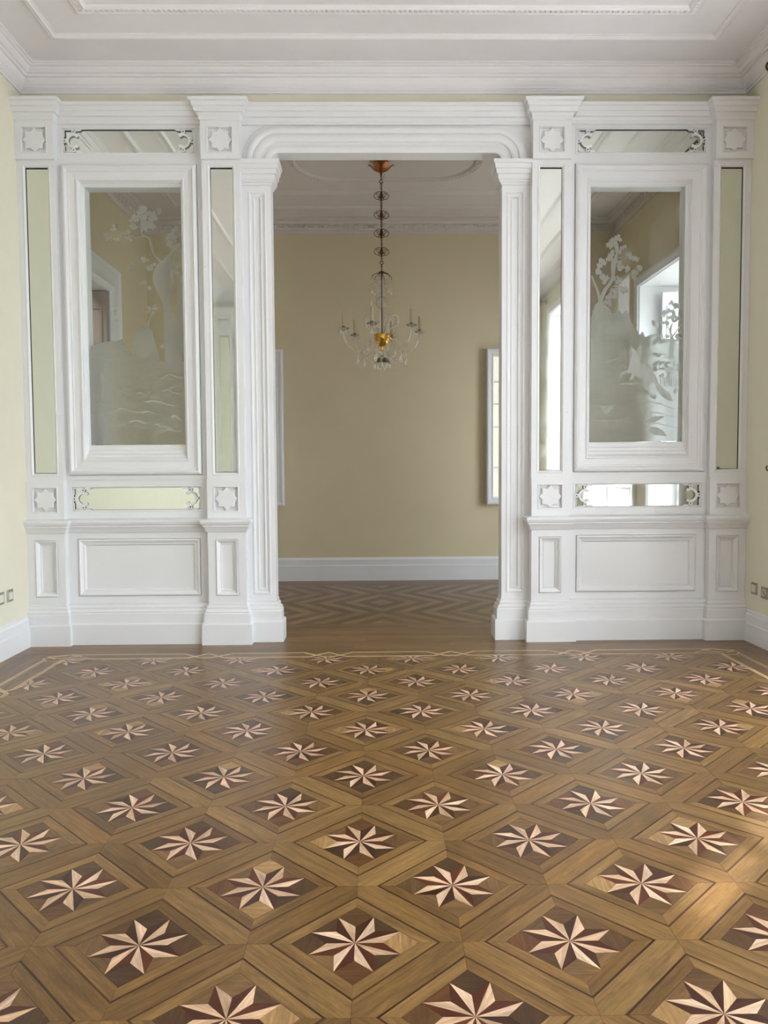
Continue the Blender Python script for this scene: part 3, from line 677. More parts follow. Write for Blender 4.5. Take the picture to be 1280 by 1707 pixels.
def spandrel(y):
    P = [(UX - 1.072, y, 3.578)]
    for k in range(13):
        a = pi - pi / 2 * k / 12; dx, dz = cos(a), sin(a)
        t = min(.272 / max(1e-6, -dx), .29 / max(1e-6, dz)); P.append((UX - ACU + t * dx, y, ACZ + t * dz))
    for k in range(13):
        a = pi / 2 - pi / 2 * k / 12; dx, dz = cos(a), sin(a)
        t = min(.272 / max(1e-6, dx), .29 / max(1e-6, dz)); P.append((UX + ACU + t * dx, y, ACZ + t * dz))
    P.append((UX + 1.072, y, 3.578)); return P
AR = [(.055, YT), (.055, 5.972), (.062, 5.966), (.095, 5.964), (.105, 5.970), (.120, 5.978), (.132, 5.978), (.137, 5.962), (.150, 5.956), (.178, 5.956), (.188, 5.964), (.192, 5.952), (.206, 5.944), (.222, 5.944), (.236, 5.952), (.240, 5.968), (.262, 5.968), (.268, 5.976)]
loops(bm, [arch_ring(r, y) for r, y in AR] + [spandrel(5.976), spandrel(YT)], closed=False)
link('arch_moulding', bm, WHITE, arch, smooth=True)
bm = bmesh.new(); stack(bm, UX - 1.072, UX + 1.072, 5.955, YT, [(3.84, 0), (3.842, .006), (3.856, .006), (3.86, .014), (3.884, .016), (3.886, .036), (3.918, .042), (3.922, .052), (3.948, .060), (3.952, .070), (3.972, .074), (3.976, .07)], 0)
link('entablature', bm, WHITE, arch)
bm = bmesh.new(); box(bm, UX - 1.072, UX + 1.072, 5.976, YT, 3.87, 3.9); link('lintel_board', bm, WHITE, arch)
for s in (-1, 1):
    X = lambda a, b: wr(UX + s * a, UX + s * b)
    x0, x1 = X(.860, 1.072); yj = 5.972
    def jstack(prof, name):
        bm = bmesh.new()
        R = []
        for z, e in prof:
            xi = UX + s * (.860 - e * .95)
            R.append([(xi, yj - e, z), (UX + s * 1.072, yj - e, z), (UX + s * 1.072, YT, z), (xi, YT, z)])
        loops(bm, R, cap0=True, cap1=True); return link(name, bm, WHITE, arch)
    jstack([(0, .060), (.152, .060), (.160, .050), (.162, .042), (.232, .042), (.240, .034), (.252, .036), (.266, .018), (.282, .020), (.296, .006), (.312, .006), (.316, 0)], 'jamb_plinth')
    jstack([(3.408, 0), (3.412, .010), (3.424, .012), (3.428, .024), (3.438, .026), (3.446, .034), (3.478, .036), (3.482, .048), (3.512, .052), (3.516, .060), (3.545, .064), (3.550, .072), (3.576, .076), (3.578, .07)], 'jamb_capital')
    p0, p1 = X(.895, 1.030); z0, z1 = .355, 3.365
    bm = bmesh.new()
    for a, b, c, d in ((x0, p0, .31, 3.41), (p1, x1, .31, 3.41), (p0, p1, .31, z0), (p0, p1, z1, 3.41)): box(bm, a, b, yj, yj + .03, c, d)
    box(bm, x0, x1, yj + .03, YT, .31, 3.41)
    link('jamb_shaft', bm, WHITE, arch)
    bm = bmesh.new(); frame_rings(bm, p0, p1, z0, z1, [(0, yj), (.004, yj - .004), (.012, yj - .004), (.018, yj + .006), (.030, yj + .010), (.034, yj + .006), (.044, yj + .004), (.048, yj + .016)], cap=True); link('jamb_panel', bm, WHITE, arch)
for o in set(bpy.data.objects) - kids0:
    if o.parent is arch: o.location = Vector(o.location) - Vector(arch.location)

# the same panelling on the wall behind, seen only in the narrow mirrors
def copy_tree(o, parent=None):
    c = o.copy(); COL.objects.link(c)
    if parent: c.parent = parent
    for ch in o.children: copy_tree(ch, c)
    return c
for src, lab in ((scr_l, 'white panelled partition on the wall behind, reflected in the right narrow mirrors'), (scr_r, 'white panelled partition on the wall behind, reflected in the left narrow mirrors')):
    c = copy_tree(src); c['label'] = lab
    c.location = (2 * UX - src.location.x, 2 * 2.285 - src.location.y, 0); c.rotation_euler = (0, 0, pi)
c = copy_tree(arch); c['label'] = 'white surround of the blocked opening in the wall behind the viewpoint'
c.location = (UX, 2 * 2.285 - 5.95, 0); c.rotation_euler = (0, 0, pi)

# ------------------------------------------------------------------ floor: star parquet
OAK = [(.205, .108, .034), (.180, .092, .027), (.23, .126, .042), (.160, .081, .024), (.215, .108, .031)]
STRIP = [(.198, .102, .031), (.160, .080, .024), (.22, .119, .039)]
MAPLE = [(.64, .41, .26), (.57, .36, .22), (.69, .46, .31)]
DARKR = [(.072, .016, .005), (.095, .022, .007), (.048, .013, .005)]
FIELD = [(.105, .048, .016), (.08, .036, .013), (.13, .064, .022), (.062, .028, .011), (.17, .088, .032), (.11, .042, .013)]
LINE = [(.042, .014, .006), (.065, .024, .009)]
def tint(L):
    c = random.choice(L); k = random.uniform(.9, 1.1); return (c[0] * k, c[1] * k, c[2] * k, 1)
bm = bmesh.new(); box(bm, XL, XR, YB, YT, -.05, -.004); box(bm, XL, XR, YT, YE, -.05, -.004)
floor = struct('floor', bm, SUBF)
PIECE = {}
def shrink(P, g):
    """inset a convex polygon by g"""
    n = len(P); A = sum(P[i][0] * P[(i + 1) % n][1] - P[(i + 1) % n][0] * P[i][1] for i in range(n))
    if A < 0: P = P[::-1]
    out = []
    for i in range(n):
        p0, p1, p2 = P[i - 1], P[i], P[(i + 1) % n]
        d1 = (p1[0] - p0[0], p1[1] - p0[1]); d2 = (p2[0] - p1[0], p2[1] - p1[1])
        l1 = math.hypot(*d1); l2 = math.hypot(*d2)
        if l1 < 1e-5 or l2 < 1e-5: return None
        n1 = (-d1[1] / l1, d1[0] / l1); n2 = (-d2[1] / l2, d2[0] / l2)
        k = 1 + n1[0] * n2[0] + n1[1] * n2[1]
        if k < .15: k = .15
        out.append((p1[0] + g * (n1[0] + n2[0]) / k, p1[1] + g * (n1[1] + n2[1]) / k))
    A2 = sum(out[i][0] * out[(i + 1) % n][1] - out[(i + 1) % n][0] * out[i][1] for i in range(n))
    return out if A2 > 1e-6 else None
TH = .006
def poly_mesh(name, P, grain):
    """flat tile mesh, P local polygon, UV u along the grain direction"""
    n = len(P); c, s = cos(grain), sin(grain)
    v = [(x, y, 0) for x, y in P] + [(x, y, -TH) for x, y in P]
    f = [list(range(n))] + [[i, i + n, (i + 1) % n + n, (i + 1) % n] for i in range(n)]
    me = bpy.data.meshes.new(name); me.from_pydata(v, [], f); me.materials.append(WOOD)
    uv = me.uv_layers.new(name='UVMap')
    for l in me.loops:
        x, y, _ = v[l.vertex_index]; uv.data[l.index].uv = (x * c + y * s, -x * s + y * c)
    return me
class Joined:
    def __init__(self): self.v, self.f, self.t, self.u = [], [], [], []
    def add(self, P, grain, col, z):
        n = len(P); b = len(self.v); c, s = cos(grain), sin(grain); o1, o2 = random.uniform(0, 40), random.uniform(0, 40)
        self.v += [(x, y, z) for x, y in P] + [(x, y, -TH) for x, y in P]
        uvs = [(x * c + y * s + o1, -x * s + y * c + o2) for x, y in P] * 2
        for F in [list(range(n))] + [[i, i + n, (i + 1) % n + n, (i + 1) % n] for i in range(n)]:
            self.f.append([b + k for k in F]); self.t += [col] * len(F); self.u += [uvs[k] for k in F]
    def build(self, name, parent):
        if not self.v: return
        me = bpy.data.meshes.new(name); me.from_pydata(self.v, [], self.f); me.materials.append(WOODJ)
        uv = me.uv_layers.new(name='UVMap'); uv.data.foreach_set('uv', [c for p in self.u for c in p])
        ca = me.color_attributes.new('tint', 'FLOAT_COLOR', 'CORNER'); ca.data.foreach_set('color', [c for p in self.t for c in p])
        o = bpy.data.objects.new(name, me); COL.objects.link(o); o.parent = parent; o['kind'] = 'stuff'; return o
def clip(P, x0, x1, y0, y1):
    for ax, lim, sg in ((0, x0, 1), (0, x1, -1), (1, y0, 1), (1, y1, -1)):
        out = []
        for i in range(len(P)):
            a, b = P[i - 1], P[i]; da, db = sg * (a[ax] - lim), sg * (b[ax] - lim)
            if (da >= 0) != (db >= 0):
                t = da / (da - db); out.append((a[0] + (b[0] - a[0]) * t, a[1] + (b[1] - a[1]) * t))
            if db >= 0: out.append(b)
        P = out
        if len(P) < 3: return None
    Q = []
    for p in P:
        if not Q or math.dist(p, Q[-1]) > 1e-4: Q.append(p)
    if len(Q) > 2 and math.dist(Q[0], Q[-1]) < 1e-4: Q.pop()
    return Q if len(Q) > 2 else None

S_, OX, OY, THL = .29621, -.05802, 2.09872, -.00808
FA, LA, LB = .595 * S_, .772 * S_, .797 * S_        # half diagonals: field, inner plank, inlay line
RT = FA * .765; RC = RT * .575
def pol(r, a): return (r * cos(radians(a)), r * sin(radians(a)))
GAP = .0004
KINDS = {}
def kind(key, name, P, grain, pal, rots, gap=GAP):
    Pn = shrink(P, gap); cx = sum(p[0] for p in Pn) / len(Pn); cy = sum(p[1] for p in Pn) / len(Pn)
    KINDS[key] = dict(name=name, P=Pn, me=poly_mesh(name, [(x - cx, y - cy) for x, y in Pn], grain), c=(cx, cy), grain=grain, pal=pal, rots=rots)
A8 = [45 * k for k in range(8)]; A4 = [0, 90, 180, 270]
# tip at 22.5, light half on the clockwise side (concave vertex at 0), dark half anticlockwise (concave at 45)
kind('light', 'star_point', [(0, 0), pol(RC, 0), pol(RT, 22.5)], radians(22.5), MAPLE, A8, .0002)
kind('dark', 'dark_star_point', [(0, 0), pol(RT, 22.5), pol(RC, 45)], radians(22.5), DARKR, A8, .0002)
kind('corner', 'field_block', [pol(RC, 0), pol(RT, -22.5), (FA, 0), pol(RT, 22.5)], radians(90), FIELD, A4)
kind('edge', 'field_wedge', [pol(RC, 45), pol(RT, 22.5), pol(RT, 67.5)], radians(-45), FIELD, A4)
kind('inner', 'inner_plank', [(FA, 0), (LA, 0), (0, LA), (0, FA)], radians(-45), STRIP, A4)
kind('line', 'inlay_strip', [(LA, 0), (LB, 0), (0, LB), (0, LA)], radians(-45), LINE, A4, .0001)
hw = (S_ - LB) / math.sqrt(2); d_ = S_ / math.sqrt(2)     # shared plank runs at 45 degrees between neighbouring junctions
# plank centred on the mid point of the module edge (S/2,S/2); ends pointed at the junctions (S,0) and (0,S)
kind('plank', 'oak_plank', [(S_, 0), (S_, (S_ - LB)), ((S_ - LB), S_), (0, S_), (0, LB), (LB, 0)], radians(-45), OAK, [0, 90])

RX0, RX1, RY0, RY1 = -2.150, 2.425, -.83, 5.425
mods = []
for j in range(-11, 13):
    for i in range(-9, 10):
        if (i + j) % 2: continue
        a, b = i * S_, j * S_
        mods.append((OX + a * cos(THL) - b * sin(THL), OY + a * sin(THL) + b * cos(THL)))
def area_on_screen(x, y):
    d = Vector((x, y, -1.3)); z = d.dot(fw)
    if z < .3: return 0
    px = F_PX * d.dot(r2) / z; py = F_PX * d.dot(u2) / z
    if abs(px) > 720 or abs(py) > 930: return 0
    return 1 / z ** 3
items = {k: [] for k in KINDS}
for mx, my in mods:
    for key, K in KINDS.items():
        for r in K['rots']:
            a = radians(r) + THL; c, s = cos(a), sin(a)
            P = [(mx + x * c - y * s, my + x * s + y * c) for x, y in K['P']]
            cc = (mx + K['c'][0] * c - K['c'][1] * s, my + K['c'][0] * s + K['c'][1] * c)
            Q = clip(P, RX0, RX1, RY0, RY1)
            if not Q: continue
            whole = len(Q) == len(P) and all(RX0 < p[0] < RX1 and RY0 < p[1] < RY1 for p in P)
            items[key].append((area_on_screen(*cc), whole, cc, a, P if whole else Q))
def zj(): return random.uniform(-.00015, .00015)
for key, L in items.items():
    K = KINDS[key]; L.sort(key=lambda t: -t[0]); J = Joined(); nsolo = 0
    for ar, whole, cc, a, P in L:
        col = tint(K['pal'])
        if key == 'corner' and random.random() < .12: col = (.34, .19, .075, 1)
        if whole and ar > 0 and nsolo < 300:
            o = bpy.data.objects.new(K['name'], K['me']); COL.objects.link(o); o.parent = floor
            o.location = (cc[0], cc[1], zj()); o.rotation_euler = (0, 0, a); o.color = col; nsolo += 1
        else: J.add(P, K['grain'] + a, col, zj())
    J.build(K['name'] + 's', floor)
# border bands: inlaid double line with knots, long planks round it
def solo(name, P, grain, col, gap=GAP, z=None):
    P = shrink(P, gap)
    if not P: return
    cx = sum(p[0] for p in P) / len(P); cy = sum(p[1] for p in P) / len(P)
    me = poly_mesh(name, [(x - cx, y - cy) for x, y in P], grain)
    o = bpy.data.objects.new(name, me); COL.objects.link(o); o.parent = floor; o.location = (cx, cy, zj() if z is None else z); o.color = col; return o
def rectp(x0, x1, y0, y1): return [(x0, y0), (x1, y0), (x1, y1), (x0, y1)]
BORD = Joined()
def planks(name, x0, x1, y0, y1, along, rows, lmin=.7, lmax=1.5, pal=OAK, joined=False):
    for k in range(rows):
        if along == 'x': a, b = y0 + (y1 - y0) * k / rows, y0 + (y1 - y0) * (k + 1) / rows; s, e = x0, x1
        else: a, b = x0 + (x1 - x0) * k / rows, x0 + (x1 - x0) * (k + 1) / rows; s, e = y0, y1
        p = s - random.uniform(0, .5)
        while p < e - .01:
            q = min(e, p + random.uniform(lmin, lmax)); st = max(p, s)
            if e - q < .15: q = e
            P = rectp(st, q, a, b) if along == 'x' else rectp(a, b, st, q)
            g = 0 if along == 'x' else pi / 2
            if joined: BORD.add(shrink(P, GAP), g, tint(pal), zj())
            else: solo(name, P, g, tint(pal))
            p = q
BO, BI = .145, .012           # band from the field edge outwards: inner line, outer line
LW = .0085
LT = [(.74, .53, .30), (.68, .47, .25)]
KN = Joined()
def band(p0, dirx, diry, length, knots, side):
    """band frame: origin p0 on the field edge, running direction (dirx,diry), outward normal"""
    nx, ny = side
    W = lambda s, t: (p0[0] + dirx * s + nx * t, p0[1] + diry * s + ny * t)
    g = math.atan2(diry, dirx)
    t_in, t_out = -.004, .140
    def bar(s0, t0, s1, t1, w=LW, z=.0002):
        dx, dt = s1 - s0, t1 - t0; l = math.hypot(dx, dt); ux, ut = -dt / l * w / 2, dx / l * w / 2
        P = [W(s0 + ux, t0 + ut), W(s0 - ux, t0 - ut), W(s1 - ux, t1 - ut), W(s1 + ux, t1 + ut)]
        P = shrink(P, .0001)
        if P: solo('inlay_line', P, g, tint(LT), .0, z)
    ks = sorted(knots); prev_o, prev_i = 0, 0
    tb = t_in + .018
    for off in (0, .017):
        o_, i_ = t_out - off, tb - off
        for k in ks:
            for m_ in (-1, 1):
                a_, b_ = sorted((k + m_ * .175, k + m_ * .035)); za, zb = (o_, i_) if m_ < 0 else (i_, o_)
                bar(a_, za, b_, zb, z=.0004)
                a_, b_ = sorted((k + m_ * .125, k)); za, zb = (i_, o_) if m_ < 0 else (o_, i_)
                bar(a_, za, b_, zb, z=.0006)
            bar(k - .035, i_, k + .035, i_, z=.0004)
        edges = [0] + [v for k in ks for v in (k - .175, k + .175)] + [length]
        for a, b in zip(edges[::2], edges[1::2]):
            if b > a: bar(a, o_, b, o_)
        edges = [0] + [v for k in ks for v in (k - .125, k + .125)] + [length]
        for a, b in zip(edges[::2], edges[1::2]):
            if b > a: bar(a, i_, b, i_)
# base planks under the inlaid lines
planks('border_plank', RX0 - .145, RX1 + .145, RY1 + .002, RY1 + .145, 'x', 2, pal=[(.19, .10, .036), (.165, .088, .030)])
planks('border_plank', RX0 - .145, RX1 + .145, RY0 - .145, RY0 - .002, 'x', 2, joined=True)
planks('border_plank', RX0 - .145, RX0 - .002, RY0, RY1, 'y', 2, pal=[(.19, .10, .036), (.165, .088, .030)])
planks('border_plank', RX1 + .002, RX1 + .145, RY0, RY1, 'y', 2, pal=[(.19, .10, .036), (.165, .088, .030)])
wid = RX1 - RX0; dep = RY1 - RY0
band((RX0, RY1), 1, 0, wid, [-1.17 - RX0, -.32 - RX0, .545 - RX0, 1.42 - RX0], (0, 1))
band((RX0, RY1), 0, -1, dep, [.87, 1.75, 2.63, 3.5, 4.4], (-1, 0))
band((RX1, RY1), 0, -1, dep, [.87, 1.75, 2.63, 3.5, 4.4], (1, 0))
# corner knots (interlaced square)
for cx, sg in ((RX0, -1), (RX1, 1)):
    C = lambda a, b: (cx + sg * a, RY1 + b)
    for (a0, b0), (a1, b1) in (((.01, .132), (.145, .08)), ((.145, .08), (.07, .01)), ((-.09, .09), (.07, .01)), ((-.09, .09), (-.02, .14)), ((-.02, .14), (.15, .02)), ((.15, .02), (.10, -.05)), ((.0, -.06), (.10, -.05)), ((-.16, .03), (.01, .132)), ((.02, .118), (.128, .076)), ((.128, .076), (.058, .018)), ((-.07, .09), (.058, .018))):
        p, q = C(a0, b0), C(a1, b1); dx, dy = q[0] - p[0], q[1] - p[1]; l = math.hypot(dx, dy); ux, uy = -dy / l * LW / 2, dx / l * LW / 2
        solo('inlay_line', [(p[0] + ux, p[1] + uy), (p[0] - ux, p[1] - uy), (q[0] - ux, q[1] - uy), (q[0] + ux, q[1] + uy)], 0, tint(LT), 0, .0005)
WALN = [(.19, .095, .034), (.15, .074, .026), (.225, .118, .043)]
planks('floor_plank', XL, XR, RY1 + .146, 6.10, 'x', 6, .9, 1.9, pal=WALN)
planks('floor_plank', XL, RX0 - .146, RY0 - .14, RY1 + .144, 'y', 3, .8, 1.6, pal=WALN)
planks('floor_plank', RX1 + .146, XR, RY0 - .14, RY1 + .144, 'y', 3, .8, 1.6, pal=WALN)
planks('floor_plank', XL, XR, YB, RY0 - .146, 'x', 4, joined=True, pal=WALN)
# far room: plain planks, then rows of pointed chevron blocks
planks('floor_plank', XL, XR, 6.101, 6.60, 'x', 5, .9, 1.9, pal=WALN)
CHL = [(.31, .18, .078), (.26, .15, .062)]; CHD = [(.125, .060, .022), (.10, .048, .018), (.14, .070, .026)]
rowsY = [6.60, 7.12, 7.66, 8.22, 8.76]
wch = .125; lean = .40
for rI, (a, b) in enumerate(zip(rowsY, rowsY[1:])):
    up_ = 1 if rI % 2 == 0 else -1
    for sd in (-1, 1):
        k = -8
        while True:
            u = k * wch; k += 1
            s0, s1 = (0, -lean) if up_ > 0 else (-lean, 0)
            P = [(u + s0 + 0, a), (u + s0 + wch, a), (u + s1 + wch, b), (u + s1, b)]
            if u - lean > 2.7: break
            P = [(.08 + sd * x, y) for x, y in P]
            lo, hi = (XL, .08) if sd < 0 else (.08, XR)
            Q = clip(P if sd > 0 else P[::-1], lo, hi, a, b)
            if not Q: continue
            Q2 = shrink(Q, .0005)
            if not Q2: continue
            g = math.atan2(b - a, sd * (s1 - s0))
            solo('chevron_block', Q2, g, tint(CHL if k % 2 else CHD), 0)
planks('floor_plank', XL, XR, 8.76, YE, 'x', 5, .9, 1.9, pal=WALN)
BORD.build('border_planks', floor)

# ------------------------------------------------------------------ framed glazed panels on the far wall
def wall_frame(x0, x1, label):
    cx = (x0 + x1) / 2; t = empty('wall_frame', (cx, YE, .885)); tag(t, label, 'frame', None)
    w = (x1 - x0) / 2; H = 1.80
    bm = bmesh.new(); loops(bm, [[(-w + i, y, i), (w - i, y, i), (w - i, y, H - i), (-w + i, y, H - i)] for i, y in ((0, -.002), (0, -.075), (.012, -.085), (.03, -.085), (.04, -.074), (.062, -.070), (.07, -.078), (.082, -.07), (.086, -.045), (.086, -.03))])
    link('frame', bm, WHITE, t)
    bm = bmesh.new(); box(bm, -w + .05, w - .05, -.03, -.01, .05, H - .05); link('back_board', bm, WHITE, t)
    zs = [.086, .43, .90, 1.165, 1.42, H - .086]
    for a, b in zip(zs, zs[1:]):
        bm = bmesh.new(); box(bm, -w + .087, w - .087, -.040, -.034, a + .006, b - .006); link('pane', bm, GLOWPANE, t)
    for z in zs[1:-1]:
        bm = bmesh.new(); box(bm, -w + .086, w - .086, -.052, -.031, z - .010, z + .010); link('glazing_bar', bm, WHITE, t)
    return t
wall_frame(1.325, 2.25, 'white wall frame with faintly glowing cream panes, right of the chandelier')
wall_frame(-1.95, -1.025, 'white frame on far wall whose edge shows beside the left jamb of the opening')

# ------------------------------------------------------------------ chandelier
CX, CY = .100, 7.465
ch = empty('chandelier', (CX, CY, ZF)); tag(ch, 'crystal chandelier with six candle arms on a bronze scroll chain, in the far room', 'chandelier')
def cz(z): return z - ZF
def cl_(name, bm, mat, parent=ch, smooth=True): return link(name, bm, mat, parent, smooth)
# canopy
bm = bmesh.new(); lathe(bm, [(.02, cz(4.158)), (.060, cz(4.157)), (.067, cz(4.135)), (.067, cz(4.112)), (.060, cz(4.098)), (.046, cz(4.078)), (.026, cz(4.064)), (.014, cz(4.056)), (.010, cz(4.03)), (.006, cz(4.01))], n=24)
cano = cl_('canopy', bm, GILT)
for k in range(6):
    a = pi / 3 * k; bm = bmesh.new(); L = []
    for r, z, w in ((.020, 4.058, .010), (.052, 4.074, .024), (.076, 4.094, .030), (.092, 4.110, .026), (.106, 4.121, .018), (.118, 4.119, .012), (.122, 4.107, .005)):
        L.append([(r * cos(a) - w * sin(a), r * sin(a) + w * cos(a), cz(z)), (r * cos(a), r * sin(a), cz(z) - .004), (r * cos(a) + w * sin(a), r * sin(a) - w * cos(a), cz(z)), (r * cos(a), r * sin(a), cz(z) + .003)])
    loops(bm, L, cap0=True, cap1=True); link('canopy_leaf', bm, GILT, cano, smooth=True)
bm = bmesh.new(); tube(bm, [(0, 0, cz(4.03)), (0, 0, cz(3.985))], .005); torus(bm, (0, 0, cz(3.970)), .015, .004, 'Y', 14, 6, radians(60), radians(360)); cl_('hook', bm, BRONZE)
# thin wire
bm = bmesh.new(); tube(bm, [(.03, 0, cz(4.04)), (.02, .0, cz(4.0)), (.006, 0, cz(3.97)), (.006, .004, cz(3.6)), (.004, .004, cz(3.24))], .0015, 5); cl_('wire', bm, BRONZE)
mz = [3.838, 3.663, 3.497, 3.328]
for q, z in enumerate(mz):
    bm = bmesh.new()
    # scroll link: twisted lozenge core with filigree wings
    lathe(bm, [(.002, cz(z) + .050), (.006, cz(z) + .042), (.013, cz(z) + .022), (.018, cz(z)), (.013, cz(z) - .022), (.006, cz(z) - .042), (.002, cz(z) - .050)], n=6)
    lk = cl_('scroll_link', bm, BRONZE)
    for k in range(4):
        a = pi / 2 * k + .12; c, s = cos(a), sin(a); bm = bmesh.new()
        P = [(.006, .038), (.022, .040), (.040, .030), (.052, .012), (.054, -.004), (.044, -.022), (.028, -.030), (.018, -.022), (.020, -.010), (.032, -.008)]
        tube(bm, [(r * c, r * s, cz(z) + h) for r, h in catmull([(r * 1.25, h) for r, h in P], 3)], .0030, 5)
        P = [(.006, -.036), (.020, -.034), (.016, -.01), (.030, .006), (.040, .014), (.034, .026), (.022, .022), (.020, .010)]
        tube(bm, [(r * c, r * s, cz(z) + h) for r, h in catmull([(r * 1.2, h) for r, h in P], 3)], .0026, 5)
        link('filigree_wing', bm, BRONZE, lk, smooth=True)
def chain(z0, z1):
    n = max(2, round((z0 - z1) / .017))
    for k in range(n):
        z = z0 + (z1 - z0) * (k + .5) / n; bm = bmesh.new(); P = []
        for j in range(11):
            a = 2 * pi * j / 10; P.append((.0075 * cos(a), 0, .0120 * sin(a)))
        if k % 2: P = [(y, x, z_) for x, y, z_ in P]
        tube(bm, [(x, y, cz(z) + z_) for x, y, z_ in P], .0030, 5); cl_('chain_link', bm, BRONZE)
chain(3.957, 3.886); 
for a, b in zip(mz, mz[1:]): chain(a - .048, b + .048)
chain(3.280, 3.245)
bm = bmesh.new(); torus(bm, (0, 0, cz(3.228)), .015, .0042, 'Y', 16, 6); cl_('suspension_ring', bm, BRONZE)
bm = bmesh.new(); lathe(bm, [(.004, cz(3.212)), (.007, cz(3.20)), (.004, cz(3.17)), (.006, cz(3.155)), (.030, cz(3.142)), (.034, cz(3.134)), (.010, cz(3.128)), (.007, cz(3.10)), (.0045, cz(3.05)), (.0045, cz(2.44))], n=10); cl_('stem', bm, BRONZE)
# glass stem sleeves
bm = bmesh.new(); lathe(bm, [(.008, cz(3.12)), (.018, cz(3.10)), (.024, cz(3.06)), (.014, cz(3.02)), (.020, cz(2.99)), (.013, cz(2.94)), (.010, cz(2.925))], n=14); cl_('glass_sleeve', bm, CRYSTAL)
bm = bmesh.new(); bmesh.ops.create_uvsphere(bm, u_segments=20, v_segments=12, radius=.058, matrix=Matrix.Translation((0, 0, cz(2.862)))); gb = cl_('glass_globe', bm, CRYSTAL)
bm = bmesh.new(); bmesh.ops.create_uvsphere(bm, u_segments=20, v_segments=12, radius=.054, matrix=Matrix.Translation((0, 0, cz(2.862)))); bmesh.ops.reverse_faces(bm, faces=bm.faces); link('inner_wall', bm, CRYSTAL, gb, True, recalc=False)
bm = bmesh.new(); lathe(bm, [(.008, cz(2.80)), (.016, cz(2.79)), (.022, cz(2.74)), (.026, cz(2.70)), (.018, cz(2.66)), (.028, cz(2.63)), (.030, cz(2.60)), (.018, cz(2.575))], n=14); cl_('glass_sleeve', bm, CRYSTAL)
def drop(bm, x, y, z, L=.05, w=.011):
    """faceted almond drop hanging from (x,y,z)"""
    lathe(bm, [(.0005, 0), (w * .35, -L * .12), (w, -L * .55), (w * .7, -L * .8), (.0005, -L)], (x, y, z), n=6)
def bead(bm, x, y, z, r=.0055): lathe(bm, [(.0004, r), (r, 0), (.0004, -r)], (x, y, z), n=6)
# crown of small arms with hanging crystal strings
for k in range(6):
    a = pi / 3 * k + .26; c, s = cos(a), sin(a); bm = bmesh.new()
    tube(bm, [(r * c, r * s, cz(z)) for r, z in catmull([(.012, 3.140), (.045, 3.130), (.078, 3.115), (.094, 3.098), (.093, 3.080)], 3)], .0030, 6)
    arm_ = cl_('crown_arm', bm, BRONZE)
    bm = bmesh.new(); n = 8
    for j in range(n): bead(bm, .093 * c, .093 * s, cz(3.075 - j * .0125), .0045 if j % 2 else .006)
    drop(bm, .093 * c, .093 * s, cz(2.972), .042, .008)
    link('crystal_string', bm, CRYSTAL, arm_)
    bm = bmesh.new(); a2 = a + pi / 3; n = 9
    for j in range(n + 1):
        t = j / n; x = .093 * (c * (1 - t) + cos(a2) * t); y = .093 * (s * (1 - t) + sin(a2) * t)
        bead(bm, x, y, cz(3.075 - .055 * 4 * t * (1 - t)), .005)
    link('crystal_swag', bm, CRYSTAL, arm_)
# gilt bowl
bm = bmesh.new(); lathe(bm, [(.012, cz(2.57)), (.082, cz(2.564)), (.085, cz(2.552)), (.080, cz(2.52)), (.062, cz(2.480)), (.030, cz(2.456)), (.012, cz(2.45)), (.010, cz(2.42))], n=24)
for f in list(bm.faces): pass
cl_('gilt_bowl', bm, GOLDBOWL)
